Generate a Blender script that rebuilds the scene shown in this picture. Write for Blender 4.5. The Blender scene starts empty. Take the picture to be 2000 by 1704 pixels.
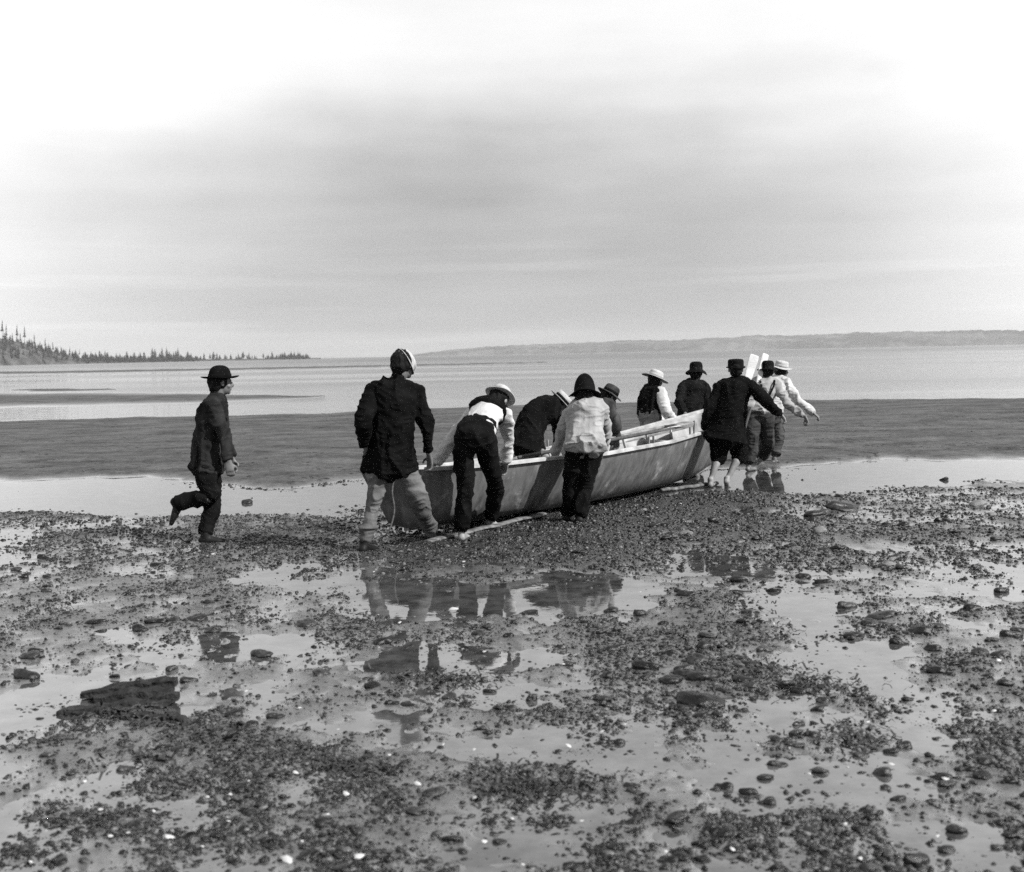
import bpy, bmesh, math, random
import numpy as np
from mathutils import Vector, Matrix

random.seed(7)
rng = np.random.default_rng(11)
SC = bpy.context.scene
COL = SC.collection
R = math.radians

# ------------------------------------------------------------------ camera
EYE = 1.62
FPX = 2414.0                      # focal length in pixels of the 2000 px wide plate
PITCH, ROLL = math.atan(160.0 / FPX), R(1.12)
fw = Vector((0, math.cos(PITCH), -math.sin(PITCH)))
r0 = Vector((1, 0, 0))
u0 = r0.cross(fw)
rt = math.cos(ROLL) * r0 - math.sin(ROLL) * u0
up = math.sin(ROLL) * r0 + math.cos(ROLL) * u0
CAM = Vector((0, 0, EYE))
cam_d = bpy.data.cameras.new('camera')
cam = bpy.data.objects.new('camera', cam_d)
COL.objects.link(cam)
m = Matrix((rt, up, -fw)).transposed().to_4x4()
m.translation = CAM
cam.matrix_world = m
cam_d.sensor_width = 36.0
cam_d.lens = 36.0 * FPX / 2000.0
cam_d.dof.use_dof = True
cam_d.dof.focus_distance = 12.5
cam_d.dof.aperture_fstop = 3.6
cam_d.clip_start, cam_d.clip_end = 0.05, 40000
SC.camera = cam

# ------------------------------------------------------------------ light
SUN_EL, SUN_AZ = R(40), R(118)        # azimuth clockwise from straight ahead (+Y)
sdir = Vector((math.sin(SUN_AZ) * math.cos(SUN_EL), math.cos(SUN_AZ) * math.cos(SUN_EL), math.sin(SUN_EL)))
sun_d = bpy.data.lights.new('sun', 'SUN')
sun_d.energy, sun_d.angle, sun_d.color = 5.0, R(0.6), (1, 0.995, 0.985)
sun = bpy.data.objects.new('sun', sun_d)
COL.objects.link(sun)
sun.rotation_euler = sdir.to_track_quat('Z', 'Y').to_euler()

W = bpy.data.worlds.new('World')
SC.world = W
W.use_nodes = True
nt = W.node_tree
nt.nodes.clear()


def N(t, typ, **kw):
    n = t.nodes.new(typ)
    for k, v in kw.items():
        setattr(n, k, v)
    return n


def L(t, a, b):
    t.links.new(a, b)


def mathn(t, op, a, b=None, c=None, clamp=False):
    n = N(t, 'ShaderNodeMath', operation=op, use_clamp=clamp)
    for i, v in enumerate((a, b, c)):
        if v is None:
            continue
        if isinstance(v, (int, float)):
            n.inputs[i].default_value = v
        else:
            L(t, v, n.inputs[i])
    return n.outputs[0]


out = N(nt, 'ShaderNodeOutputWorld')
bg = N(nt, 'ShaderNodeBackground')
bg.inputs['Strength'].default_value = 0.062
L(nt, bg.outputs[0], out.inputs[0])
sky = N(nt, 'ShaderNodeTexSky', sky_type='NISHITA')
sky.sun_disc = False
sky.sun_elevation, sky.sun_rotation = SUN_EL, SUN_AZ
sky.dust_density = 3.0
bw = N(nt, 'ShaderNodeRGBToBW')
L(nt, sky.outputs[0], bw.inputs[0])
tc = N(nt, 'ShaderNodeTexCoord')
sx = N(nt, 'ShaderNodeSeparateXYZ')
L(nt, tc.outputs['Generated'], sx.inputs[0])
mp = N(nt, 'ShaderNodeMapping')
mp.inputs['Scale'].default_value = (2.2, 2.2, 17)
L(nt, tc.outputs['Generated'], mp.inputs[0])
ns = N(nt, 'ShaderNodeTexNoise')
ns.inputs['Scale'].default_value = 1.6
ns.inputs['Detail'].default_value = 5
ns.inputs['Roughness'].default_value = 0.5
L(nt, mp.outputs[0], ns.inputs['Vector'])
mp2 = N(nt, 'ShaderNodeMapping')
mp2.inputs['Scale'].default_value = (3.0, 3.0, 5.0)
mp2.inputs['Location'].default_value = (3.1, 0.4, 1.2)
L(nt, tc.outputs['Generated'], mp2.inputs[0])
ns2 = N(nt, 'ShaderNodeTexNoise')
ns2.inputs['Scale'].default_value = 1.5
ns2.inputs['Detail'].default_value = 6
L(nt, mp2.outputs[0], ns2.inputs['Vector'])
# the cloud deck is thick and dull low down and bright a little higher up
zz = mathn(nt, 'ADD', sx.outputs['Z'], mathn(nt, 'MULTIPLY', mathn(nt, 'SUBTRACT', ns2.outputs[0], 0.5), 0.09))
ramp = N(nt, 'ShaderNodeValToRGB')
ramp.color_ramp.interpolation = 'B_SPLINE'
els = [(0.0, .52), (.03, .49), (.075, .46), (.12, .52), (.155, .60), (.19, .78), (.235, .98), (.34, 1.0), (.46, .62), (.62, .26), (1.0, .18)]
cr = ramp.color_ramp
cr.elements[0].position, cr.elements[0].color = els[0][0], (els[0][1],) * 3 + (1,)
cr.elements[1].position, cr.elements[1].color = els[-1][0], (els[-1][1],) * 3 + (1,)
for p, v in els[1:-1]:
    e = cr.elements.new(p)
    e.color = (v, v, v, 1)
L(nt, zz, ramp.inputs[0])
rv = N(nt, 'ShaderNodeRGBToBW')
L(nt, ramp.outputs[0], rv.inputs[0])
# thinner, brighter cloud off to both sides
side = mathn(nt, 'POWER', mathn(nt, 'ABSOLUTE', mathn(nt, 'ADD', sx.outputs['X'], 0.0)), 2.4)
side = mathn(nt, 'MINIMUM', mathn(nt, 'MULTIPLY', side, 5.0), 0.5)
streak = mathn(nt, 'MULTIPLY', mathn(nt, 'SUBTRACT', ns.outputs[0], 0.5), 0.30)
mp3 = N(nt, 'ShaderNodeMapping')
mp3.inputs['Scale'].default_value = (2.6, 2.6, 58)
L(nt, tc.outputs['Generated'], mp3.inputs[0])
ns3 = N(nt, 'ShaderNodeTexNoise')
ns3.inputs['Scale'].default_value = 1.4
ns3.inputs['Detail'].default_value = 4
L(nt, mp3.outputs[0], ns3.inputs['Vector'])
bars = N(nt, 'ShaderNodeMapRange')
for k_, v_ in (('From Min', .54), ('From Max', .72), ('To Min', 0), ('To Max', .11)):
    bars.inputs[k_].default_value = v_
L(nt, ns3.outputs[0], bars.inputs[0])
low = N(nt, 'ShaderNodeMapRange')
for k_, v_ in (('From Min', .05), ('From Max', .11), ('To Min', 1), ('To Max', 0)):
    low.inputs[k_].default_value = v_
L(nt, sx.outputs['Z'], low.inputs[0])
mott = mathn(nt, 'MULTIPLY', mathn(nt, 'SUBTRACT', ns2.outputs[0], 0.5), 0.22)
cloud = mathn(nt, 'ADD', mathn(nt, 'ADD', mathn(nt, 'ADD', rv.outputs[0], side), streak), mathn(nt, 'ADD', mott, mathn(nt, 'MULTIPLY', bars.outputs[0], low.outputs[0])))
cloud = mathn(nt, 'MULTIPLY', cloud, 10.0)
mx = N(nt, 'ShaderNodeMix', data_type='FLOAT')
mx.inputs[0].default_value = 0.97
L(nt, mathn(nt, 'MULTIPLY', bw.outputs[0], 1.0), mx.inputs[2])
L(nt, cloud, mx.inputs[3])
L(nt, mx.outputs[0], bg.inputs['Color'])

SC.view_settings.view_transform = 'Standard'
SC.view_settings.look = 'None'
SC.view_settings.exposure = 0.68
SC.view_settings.gamma = 1.0
SC.view_settings.use_curve_mapping = False
SC.render.engine = 'CYCLES'
SC.cycles.use_denoising = False
SC.cycles.max_bounces = 6
SC.cycles.diffuse_bounces = 2
SC.cycles.glossy_bounces = 3
SC.cycles.volume_bounces = 0
SC.cycles.sample_clamp_indirect = 1.5
SC.cycles.caustics_reflective = False
SC.cycles.caustics_refractive = False


# ------------------------------------------------------------------ helpers
def ray(px, py):
    cx, cy = (float(px) - 1000.0) / FPX, (852.0 - float(py)) / FPX
    return fw + cx * rt + cy * up


def P(px, py, D):
    d = ray(px, py)
    return CAM + d * (float(D) / d.y)


def G(px, py, z=0.0):
    d = ray(px, py)
    return CAM + d * ((z - EYE) / d.z)


def reach(p0, px, py, length, sign=1):
    """the point on the line of sight that lies one bone length from p0"""
    d = ray(px, py).normalized()
    o = p0 - CAM
    tm = o.dot(d)
    q = (d * tm - o).length
    s = math.sqrt(max(length * length - q * q, 0.0))
    return CAM + d * (tm + sign * s)


def tag(o, label=None, cat=None, group=None, kind=None):
    if label:
        o['label'] = label
    if cat:
        o['category'] = cat
    if group:
        o['group'] = group
    if kind:
        o['kind'] = kind
    return o


def link(name, me, mat=None, parent=None):
    o = bpy.data.objects.new(name, me)
    COL.objects.link(o)
    if mat is not None and me is not None:
        me.materials.clear()
        me.materials.append(mat)
    if parent is not None:
        o.parent = parent
    return o


def npmesh(name, verts, faces, smooth=True):
    """verts (n,3), faces (m,k) all with the same k"""
    verts = np.asarray(verts, np.float32)
    faces = np.asarray(faces, np.int32)
    me = bpy.data.meshes.new(name)
    k = faces.shape[1]
    me.vertices.add(len(verts))
    me.vertices.foreach_set('co', verts.ravel())
    me.loops.add(faces.size)
    me.loops.foreach_set('vertex_index', faces.ravel())
    me.polygons.add(len(faces))
    me.polygons.foreach_set('loop_start', np.arange(0, faces.size, k, dtype=np.int32))
    me.update(calc_edges=True)
    if smooth:
        me.polygons.foreach_set('use_smooth', np.ones(len(faces), bool))
    me.validate()
    return me


def _hash(*c):
    h = np.zeros(np.broadcast(*c).shape, np.uint32)
    for i, a in enumerate(c):
        h = (h ^ (a.astype(np.int64).astype(np.uint32) * np.uint32((73856093, 19349663, 83492791)[i])))
        h = (h ^ (h >> np.uint32(13))) * np.uint32(1274126177)
    h = h ^ (h >> np.uint32(16))
    return h.astype(np.float64) / 4294967295.0


def noise2(x, y):
    xi, yi = np.floor(x), np.floor(y)
    fx, fy = x - xi, y - yi
    fx = fx * fx * (3 - 2 * fx)
    fy = fy * fy * (3 - 2 * fy)
    a, b = _hash(xi, yi), _hash(xi + 1, yi)
    c, d = _hash(xi, yi + 1), _hash(xi + 1, yi + 1)
    return (a + (b - a) * fx) * (1 - fy) + (c + (d - c) * fx) * fy


def fbm2(x, y, o=4, g=0.5):
    s, a, t = 0, 1.0, 0
    for i in range(o):
        s = s + a * noise2(x * 2 ** i + 17.3 * i, y * 2 ** i + 9.1 * i)
        t += a
        a *= g
    return s / t


def noise3(x, y, z):
    xi, yi, zi = np.floor(x), np.floor(y), np.floor(z)
    f = [q - i for q, i in ((x, xi), (y, yi), (z, zi))]
    f = [q * q * (3 - 2 * q) for q in f]
    r = 0
    for i in (0, 1):
        for j in (0, 1):
            for k in (0, 1):
                w = (f[0] if i else 1 - f[0]) * (f[1] if j else 1 - f[1]) * (f[2] if k else 1 - f[2])
                r = r + w * _hash(xi + i, yi + j, zi + k)
    return r


# ------------------------------------------------------------------ materials
def mat_base(name, v, rough=0.9, spec=0.3):
    mt = bpy.data.materials.new(name)
    mt.use_nodes = True
    t = mt.node_tree
    b = t.nodes['Principled BSDF']
    b.inputs['Base Color'].default_value = (v, v, v, 1)
    b.inputs['Roughness'].default_value = rough
    b.inputs['Specular IOR Level'].default_value = spec
    return mt, t, b


def mottled(name, v0, v1, scale=8, detail=5, rough=0.9, spec=0.3, bump=0.0, bscale=60, stretch=(1, 1, 1), lo=.35, hi=.65, bdist=0.01):
    mt, t, b = mat_base(name, v0, rough, spec)
    co = N(t, 'ShaderNodeTexCoord')
    mpn = N(t, 'ShaderNodeMapping')
    mpn.inputs['Scale'].default_value = stretch
    L(t, co.outputs['Object'], mpn.inputs[0])
    n = N(t, 'ShaderNodeTexNoise')
    n.inputs['Scale'].default_value = scale
    n.inputs['Detail'].default_value = detail
    L(t, mpn.outputs[0], n.inputs['Vector'])
    mr = N(t, 'ShaderNodeMapRange')
    mr.inputs['From Min'].default_value, mr.inputs['From Max'].default_value = lo, hi
    mr.inputs['To Min'].default_value, mr.inputs['To Max'].default_value = v0, v1
    L(t, n.outputs[0], mr.inputs[0])
    cb = N(t, 'ShaderNodeCombineColor')
    for i in range(3):
        L(t, mr.outputs[0], cb.inputs[i])
    L(t, cb.outputs[0], b.inputs['Base Color'])
    if bump:
        n2 = N(t, 'ShaderNodeTexNoise')
        n2.inputs['Scale'].default_value = bscale
        n2.inputs['Detail'].default_value = 3
        L(t, mpn.outputs[0], n2.inputs['Vector'])
        bp = N(t, 'ShaderNodeBump')
        bp.inputs['Strength'].default_value = bump
        bp.inputs['Distance'].default_value = bdist
        L(t, n2.outputs[0], bp.inputs['Height'])
        L(t, bp.outputs[0], b.inputs['Normal'])
    return mt


def cloth(name, v0, v1, scale=9):
    return mottled(name, v0, v1, scale=scale, rough=0.95, spec=0.04, bump=0.6, bscale=90, bdist=0.006)


M = {}
M['skin'] = mottled('skin', .08, .13, scale=14, rough=.55, spec=.4, bump=.15, bscale=120, bdist=.003)
M['skin_pale'] = mottled('pale_skin', .14, .22, scale=14, rough=.6, spec=.3, bump=.15, bscale=120, bdist=.003)  # lighter skin tone, worn by two of the men
M['hair'] = mottled('dark_hair', .003, .007, scale=60, rough=.7, spec=.1, bump=.6, bscale=160, stretch=(1, 1, .25))
M['black'] = cloth('black_wool', .0025, .006)
M['char'] = cloth('charcoal_wool', .004, .011, 7)
M['dark'] = cloth('dark_serge', .003, .008, 7)
M['tweed'] = cloth('dark_tweed', .009, .024, 7)
M['grey'] = cloth('grey_tweed', .022, .05, 7)
M['midgrey'] = cloth('worn_grey_cotton', .035, .075, 6)
M['denim'] = cloth('faded_canvas', .11, .20, 5)
M['canvas'] = cloth('worn_canvas', .065, .125, 5)
M['pale'] = cloth('pale_cotton', .19, .28, 6)
M['white'] = cloth('white_cotton', .33, .45, 6)
M['shoe'] = mottled('dark_leather', .004, .012, rough=.6, spec=.15)
M['straw'] = mottled('straw', .26, .38, scale=40, rough=.8, bump=.5, bscale=200, bdist=.003)
M['felt'] = mottled('black_felt', .0025, .006, scale=12, rough=.9, spec=.05, bump=.3, bscale=100, bdist=.004)
M['feltgrey'] = mottled('worn_felt', .012, .04, scale=12, rough=.9, spec=.15, bump=.3, bscale=100, bdist=.004)
M['hullpaint'] = None
M['rail'] = mottled('worn_rail_paint', .2, .4, scale=6, stretch=(1, 1, 1), rough=.7, bump=.4, bscale=40)
M['inner'] = mottled('white_boat_paint', .13, .36, scale=3.5, rough=.7, bump=.3, bscale=30)
M['oldwood'] = mottled('weathered_wood', .09, .2, scale=9, rough=.85, bump=.6, bscale=50, stretch=(1, 1, 1))
M['skid'] = mottled('muddy_plank', .04, .16, scale=12, rough=.85, bump=.6, bscale=50)
M['oarwood'] = mottled('oar_wood', .03, .06, scale=9, rough=.7, bump=.4, bscale=50)
M['paddle'] = mottled('white_paddle_paint', .42, .55, scale=9, rough=.6, bump=.3, bscale=50)
M['stone_pale'] = mottled('paler_stone', .07, .18, scale=18, rough=.5, spec=.5, bump=.5, bscale=60, bdist=.008)
M['shell'] = mottled('bleached_shell', .26, .44, scale=30, rough=.5, spec=.4)
M['weed'] = mottled('wet_weed', .010, .035, scale=12, rough=.4, spec=.5)
M['bark'] = mottled('rotten_bark', .0015, .02, scale=16, detail=7, rough=.85, bump=1.0, bscale=26, stretch=(1, 1, 1), bdist=.03)
M['conifer'] = mottled('conifer_needles', .008, .026, scale=.6, rough=.95, spec=.1)
M['trunk'] = mottled('conifer_bark', .05, .10, scale=.5, rough=.95, spec=.1)
M['slope'] = mottled('wooded_slope', .03, .085, scale=.06, rough=1, spec=.05)
M['farland'] = mottled('far_bluffs', .03, .12, scale=.004, detail=8, rough=1, spec=.02, stretch=(1, 1, 3), lo=.42, hi=.7)
M['rope'] = mottled('hemp_rope', .04, .09, scale=60, rough=.9, bump=.6, bscale=200, bdist=.004)



def stone_mat(name, src, lo_, hi_, pw, rough, noise_s):
    mt, t, b = mat_base(name, .03, rough, .35)
    if src == 'island':
        g = N(t, 'ShaderNodeNewGeometry')
        rnd = g.outputs['Random Per Island']
    else:
        g = N(t, 'ShaderNodeObjectInfo')
        rnd = g.outputs['Random']
    co = N(t, 'ShaderNodeNewGeometry')
    n = N(t, 'ShaderNodeTexNoise')
    n.inputs['Scale'].default_value = noise_s
    n.inputs['Detail'].default_value = 6
    n.inputs['Roughness'].default_value = .7
    L(t, co.outputs['Position'], n.inputs['Vector'])
    tone = mathn(t, 'ADD', mathn(t, 'MULTIPLY', mathn(t, 'POWER', rnd, pw), hi_ - lo_), lo_)
    mr = N(t, 'ShaderNodeMapRange')
    for k, v in (('From Min', .40), ('From Max', .64), ('To Min', .3), ('To Max', 1.8)):
        mr.inputs[k].default_value = v
    L(t, n.outputs[0], mr.inputs[0])
    fleck = N(t, 'ShaderNodeMapRange')
    for k, v in (('From Min', .66), ('From Max', .72), ('To Min', 0), ('To Max', .12)):
        fleck.inputs[k].default_value = v
    L(t, n.outputs[0], fleck.inputs[0])
    v = mathn(t, 'ADD', mathn(t, 'MULTIPLY', tone, mr.outputs[0]), fleck.outputs[0])
    cb = N(t, 'ShaderNodeCombineColor')
    for i in range(3):
        L(t, v, cb.inputs[i])
    L(t, cb.outputs[0], b.inputs['Base Color'])
    bp = N(t, 'ShaderNodeBump')
    bp.inputs['Strength'].default_value = .7
    bp.inputs['Distance'].default_value = .008
    L(t, n.outputs[0], bp.inputs['Height'])
    L(t, bp.outputs[0], b.inputs['Normal'])
    return mt


M['gravel'] = stone_mat('wet_gravel', 'island', .003, .11, 5.5, .34, 60)
M['pebble'] = stone_mat('wet_pebble', 'island', .003, .07, 4.5, .34, 45)
M['stone'] = stone_mat('wet_dark_stone', 'object', .003, .025, 2.5, .38, 34)

# hull paint: worn grey topside with scuffs and runs
mt, t, b = mat_base('worn_hull_paint', .2, .6, .35)
co = N(t, 'ShaderNodeTexCoord')
n1 = N(t, 'ShaderNodeTexNoise'); n1.inputs['Scale'].default_value = 2.2; n1.inputs['Detail'].default_value = 8; n1.inputs['Roughness'].default_value = .65
L(t, co.outputs['Object'], n1.inputs['Vector'])
mpn = N(t, 'ShaderNodeMapping'); mpn.inputs['Scale'].default_value = (5, 5, 1.0)
L(t, co.outputs['Object'], mpn.inputs[0])
n2 = N(t, 'ShaderNodeTexNoise'); n2.inputs['Scale'].default_value = 3; n2.inputs['Detail'].default_value = 6
L(t, mpn.outputs[0], n2.inputs['Vector'])
n3 = N(t, 'ShaderNodeTexNoise'); n3.inputs['Scale'].default_value = 4.5; n3.inputs['Detail'].default_value = 9; n3.inputs['Roughness'].default_value = .7
L(t, co.outputs['Object'], n3.inputs['Vector'])
basev = mathn(t, 'SUBTRACT', mathn(t, 'ADD', mathn(t, 'MULTIPLY', n1.outputs[0], .22), mathn(t, 'MULTIPLY', n2.outputs[0], .20)), .075)
sz = N(t, 'ShaderNodeSeparateXYZ'); L(t, co.outputs['Object'], sz.inputs[0])
dirt_shade = N(t, 'ShaderNodeMapRange')  # dirt and bilge shade put into the colour, darker towards the bottom
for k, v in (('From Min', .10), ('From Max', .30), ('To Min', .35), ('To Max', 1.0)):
    dirt_shade.inputs[k].default_value = v
L(t, mathn(t, 'ADD', sz.outputs['Z'], mathn(t, 'MULTIPLY', mathn(t, 'SUBTRACT', n2.outputs[0], .5), .25)), dirt_shade.inputs[0])
basev = mathn(t, 'MULTIPLY', mathn(t, 'MULTIPLY', basev, .68), dirt_shade.outputs[0])
scuff = N(t, 'ShaderNodeMapRange'); scuff.inputs['From Min'].default_value = .57; scuff.inputs['From Max'].default_value = .68
L(t, n3.outputs[0], scuff.inputs[0])
v = mathn(t, 'ADD', mathn(t, 'ADD', basev, .0), mathn(t, 'MULTIPLY', scuff.outputs[0], .13))
cb = N(t, 'ShaderNodeCombineColor')
for i in range(3):
    L(t, v, cb.inputs[i])
L(t, cb.outputs[0], b.inputs['Base Color'])
bp = N(t, 'ShaderNodeBump'); bp.inputs['Strength'].default_value = .35; bp.inputs['Distance'].default_value = .01
L(t, n3.outputs[0], bp.inputs['Height']); L(t, bp.outputs[0], b.inputs['Normal'])
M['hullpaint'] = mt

# tidal flat: gravelly mud and damp sand, shiny where it is barely above the water
mt, t, b = mat_base('tidal_mud', .08, .8, .6)
b.inputs['IOR'].default_value = 1.7
geo = N(t, 'ShaderNodeNewGeometry')
sp = N(t, 'ShaderNodeSeparateXYZ'); L(t, geo.outputs['Position'], sp.inputs[0])
at = N(t, 'ShaderNodeAttribute'); at.attribute_name = 'gravel'
na = N(t, 'ShaderNodeTexNoise'); na.inputs['Scale'].default_value = 34; na.inputs['Detail'].default_value = 6; na.inputs['Roughness'].default_value = .65
L(t, geo.outputs['Position'], na.inputs['Vector'])
nb = N(t, 'ShaderNodeTexNoise'); nb.inputs['Scale'].default_value = 2.2; nb.inputs['Detail'].default_value = 7
nb.inputs['Roughness'].default_value = .62
mpb = N(t, 'ShaderNodeMapping'); mpb.inputs['Scale'].default_value = (.4, .6, 1)
L(t, geo.outputs['Position'], mpb.inputs[0]); L(t, mpb.outputs[0], nb.inputs['Vector'])
nc = N(t, 'ShaderNodeTexNoise'); nc.inputs['Scale'].default_value = 9; nc.inputs['Detail'].default_value = 7; nc.inputs['Roughness'].default_value = .7
L(t, geo.outputs['Position'], nc.inputs['Vector'])
g1 = N(t, 'ShaderNodeMapRange')
for k, v in (('From Min', .38), ('From Max', .66), ('To Min', .005), ('To Max', .075)):
    g1.inputs[k].default_value = v
L(t, na.outputs[0], g1.inputs[0])
s1 = mathn(t, 'ADD', mathn(t, 'MULTIPLY', mathn(t, 'SUBTRACT', nb.outputs[0], .18), .18), mathn(t, 'MULTIPLY', nc.outputs[0], .17))
s1 = mathn(t, 'SUBTRACT', s1, .078)
mxv = N(t, 'ShaderNodeMix', data_type='FLOAT')
L(t, at.outputs['Fac'], mxv.inputs[0]); L(t, s1, mxv.inputs[2]); L(t, g1.outputs[0], mxv.inputs[3])
at2 = N(t, 'ShaderNodeAttribute'); at2.attribute_name = 'near_flat'
cb = N(t, 'ShaderNodeCombineColor')
for i in range(3):
    L(t, mathn(t, 'ADD', mxv.outputs[0], mathn(t, 'MULTIPLY', at2.outputs['Fac'], mathn(t, 'MULTIPLY', nc.outputs[0], .068))), cb.inputs[i])
L(t, cb.outputs[0], b.inputs['Base Color'])
wr = N(t, 'ShaderNodeMapRange')
for k, v in (('From Min', .004), ('From Max', .05), ('To Min', .13), ('To Max', .8)):
    wr.inputs[k].default_value = v
L(t, sp.outputs['Z'], wr.inputs[0]); L(t, wr.outputs[0], b.inputs['Roughness'])
wet = N(t, 'ShaderNodeMapRange')
for k, v in (('From Min', .0), ('From Max', .016), ('To Min', .85), ('To Max', .0)):
    wet.inputs[k].default_value = v
L(t, sp.outputs['Z'], wet.inputs[0]); L(t, wet.outputs[0], b.inputs['Coat Weight'])
b.inputs['Coat Roughness'].default_value = .10
b.inputs['Coat IOR'].default_value = 1.6
sl = N(t, 'ShaderNodeMapRange')
for k, v in (('From Min', .006), ('From Max', .04), ('To Min', .6), ('To Max', .08)):
    sl.inputs[k].default_value = v
L(t, sp.outputs['Z'], sl.inputs[0]); L(t, sl.outputs[0], b.inputs['Specular IOR Level'])
bh = mathn(t, 'ADD', na.outputs[0], mathn(t, 'MULTIPLY', nc.outputs[0], 1.3))
bp = N(t, 'ShaderNodeBump'); bp.inputs['Distance'].default_value = .03
bs = N(t, 'ShaderNodeMapRange')
for k, v in (('From Min', .0), ('From Max', .03), ('To Min', .16), ('To Max', .6)):
    bs.inputs[k].default_value = v
L(t, sp.outputs['Z'], bs.inputs[0]); L(t, bs.outputs[0], bp.inputs['Strength'])
L(t, bh, bp.inputs['Height']); L(t, bp.outputs[0], b.inputs['Normal'])
M['mud'] = mt

# water: still in the pools, wind-rippled offshore
mt, t, b = mat_base('tide_water', .045, .03, .5)
geo = N(t, 'ShaderNodeNewGeometry')
sp = N(t, 'ShaderNodeSeparateXYZ'); L(t, geo.outputs['Position'], sp.inputs[0])
dist = N(t, 'ShaderNodeVectorMath', operation='LENGTH'); L(t, geo.outputs['Position'], dist.inputs[0])
sea = N(t, 'ShaderNodeMapRange'); sea.interpolation_type = 'SMOOTHSTEP'
for k, v in (('From Min', 30), ('From Max', 60), ('To Min', 0), ('To Max', 1)):
    sea.inputs[k].default_value = v
L(t, dist.outputs['Value'], sea.inputs[0])
deep = N(t, 'ShaderNodeMapRange'); deep.interpolation_type = 'SMOOTHSTEP'
for k, v in (('From Min', 60), ('From Max', 600), ('To Min', 0), ('To Max', 1)):
    deep.inputs[k].default_value = v
L(t, dist.outputs['Value'], deep.inputs[0])
mpw = N(t, 'ShaderNodeMapping'); mpw.inputs['Scale'].default_value = (.5, 1, 1)
L(t, geo.outputs['Position'], mpw.inputs[0])
w1 = N(t, 'ShaderNodeTexNoise'); w1.inputs['Scale'].default_value = 1.6; w1.inputs['Detail'].default_value = 4; w1.inputs['Roughness'].default_value = .6
L(t, mpw.outputs[0], w1.inputs['Vector'])
w0 = N(t, 'ShaderNodeTexNoise'); w0.inputs['Scale'].default_value = 5; w0.inputs['Detail'].default_value = 3
L(t, geo.outputs['Position'], w0.inputs['Vector'])
mps = N(t, 'ShaderNodeMapping'); mps.inputs['Scale'].default_value = (.012, .05, 1)
L(t, geo.outputs['Position'], mps.inputs[0])
w2 = N(t, 'ShaderNodeTexNoise'); w2.inputs['Scale'].default_value = 1.0; w2.inputs['Detail'].default_value = 5
L(t, mps.outputs[0], w2.inputs['Vector'])
slick = N(t, 'ShaderNodeMapRange')
for k, v in (('From Min', .42), ('From Max', .58), ('To Min', .2), ('To Max', 1.3)):
    slick.inputs[k].default_value = v
L(t, w2.outputs[0], slick.inputs[0])
bstr = mathn(t, 'MULTIPLY', mathn(t, 'MULTIPLY', sea.outputs[0], slick.outputs[0]), mathn(t, 'ADD', mathn(t, 'MULTIPLY', deep.outputs[0], .5), .45))
bpa = N(t, 'ShaderNodeBump'); bpa.inputs['Distance'].default_value = .25
L(t, bstr, bpa.inputs['Strength']); L(t, w1.outputs[0], bpa.inputs['Height'])
bpb = N(t, 'ShaderNodeBump'); bpb.inputs['Distance'].default_value = .006; bpb.inputs['Strength'].default_value = .14
L(t, w0.outputs[0], bpb.inputs['Height']); L(t, bpa.outputs[0], bpb.inputs['Normal'])
L(t, bpb.outputs[0], b.inputs['Normal'])
rg = mathn(t, 'ADD', mathn(t, 'MULTIPLY', sea.outputs[0], mathn(t, 'ADD', mathn(t, 'MULTIPLY', slick.outputs[0], .10), mathn(t, 'MULTIPLY', deep.outputs[0], .12))), .02)
pn = N(t, 'ShaderNodeTexNoise'); pn.inputs['Scale'].default_value = 1.3; pn.inputs['Detail'].default_value = 5
L(t, geo.outputs['Position'], pn.inputs['Vector'])
film = N(t, 'ShaderNodeMapRange')
for k, v in (('From Min', .50), ('From Max', .72), ('To Min', .0), ('To Max', .10)):
    film.inputs[k].default_value = v
L(t, pn.outputs[0], film.inputs[0])
L(t, mathn(t, 'ADD', rg, mathn(t, 'MULTIPLY', film.outputs[0], mathn(t, 'SUBTRACT', 1.0, sea.outputs[0]))), b.inputs['Roughness'])
pn2 = N(t, 'ShaderNodeTexNoise'); pn2.inputs['Scale'].default_value = 5; pn2.inputs['Detail'].default_value = 8; pn2.inputs['Roughness'].default_value = .7
L(t, geo.outputs['Position'], pn2.inputs['Vector'])
bed = N(t, 'ShaderNodeMapRange')
for k, v in (('From Min', .36), ('From Max', .66), ('To Min', .018), ('To Max', .085)):
    bed.inputs[k].default_value = v
L(t, pn2.outputs[0], bed.inputs[0])
cb = N(t, 'ShaderNodeCombineColor')
for i in range(3):
    L(t, bed.outputs[0], cb.inputs[i])
L(t, cb.outputs[0], b.inputs['Base Color'])
L(t, mathn(t, 'MULTIPLY', mathn(t, 'SUBTRACT', 1.0, sea.outputs[0]), .42), b.inputs['Coat Weight'])
b.inputs['Coat IOR'].default_value = 1.55
b.inputs['Coat Roughness'].default_value = .02
L(t, bpb.outputs[0], b.inputs['Coat Normal'])
ior = N(t, 'ShaderNodeMapRange')
for k, v in (('From Min', 60), ('From Max', 320), ('To Min', 1.72), ('To Max', 1.25)):
    ior.inputs[k].default_value = v
L(t, dist.outputs['Value'], ior.inputs[0]); L(t, ior.outputs[0], b.inputs['IOR'])
M['water'] = mt


# ------------------------------------------------------------------ the setting
def project(x, y):
    """pixel of a ground point on the plate (used to lay out the shoals where they lie)"""
    X, Y, Z = x, y, -EYE
    dz = X * fw.x + Y * fw.y + Z * fw.z
    dx = X * rt.x + Y * rt.y + Z * rt.z
    dy = X * up.x + Y * up.y + Z * up.z
    dz = np.maximum(dz, 0.3)
    return 1000 + FPX * dx / dz, 852 - FPX * dy / dz


def sstep(a, b, v):
    q = np.clip((v - a) / (b - a), 0, 1)
    return q * q * (3 - 2 * q)


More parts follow.
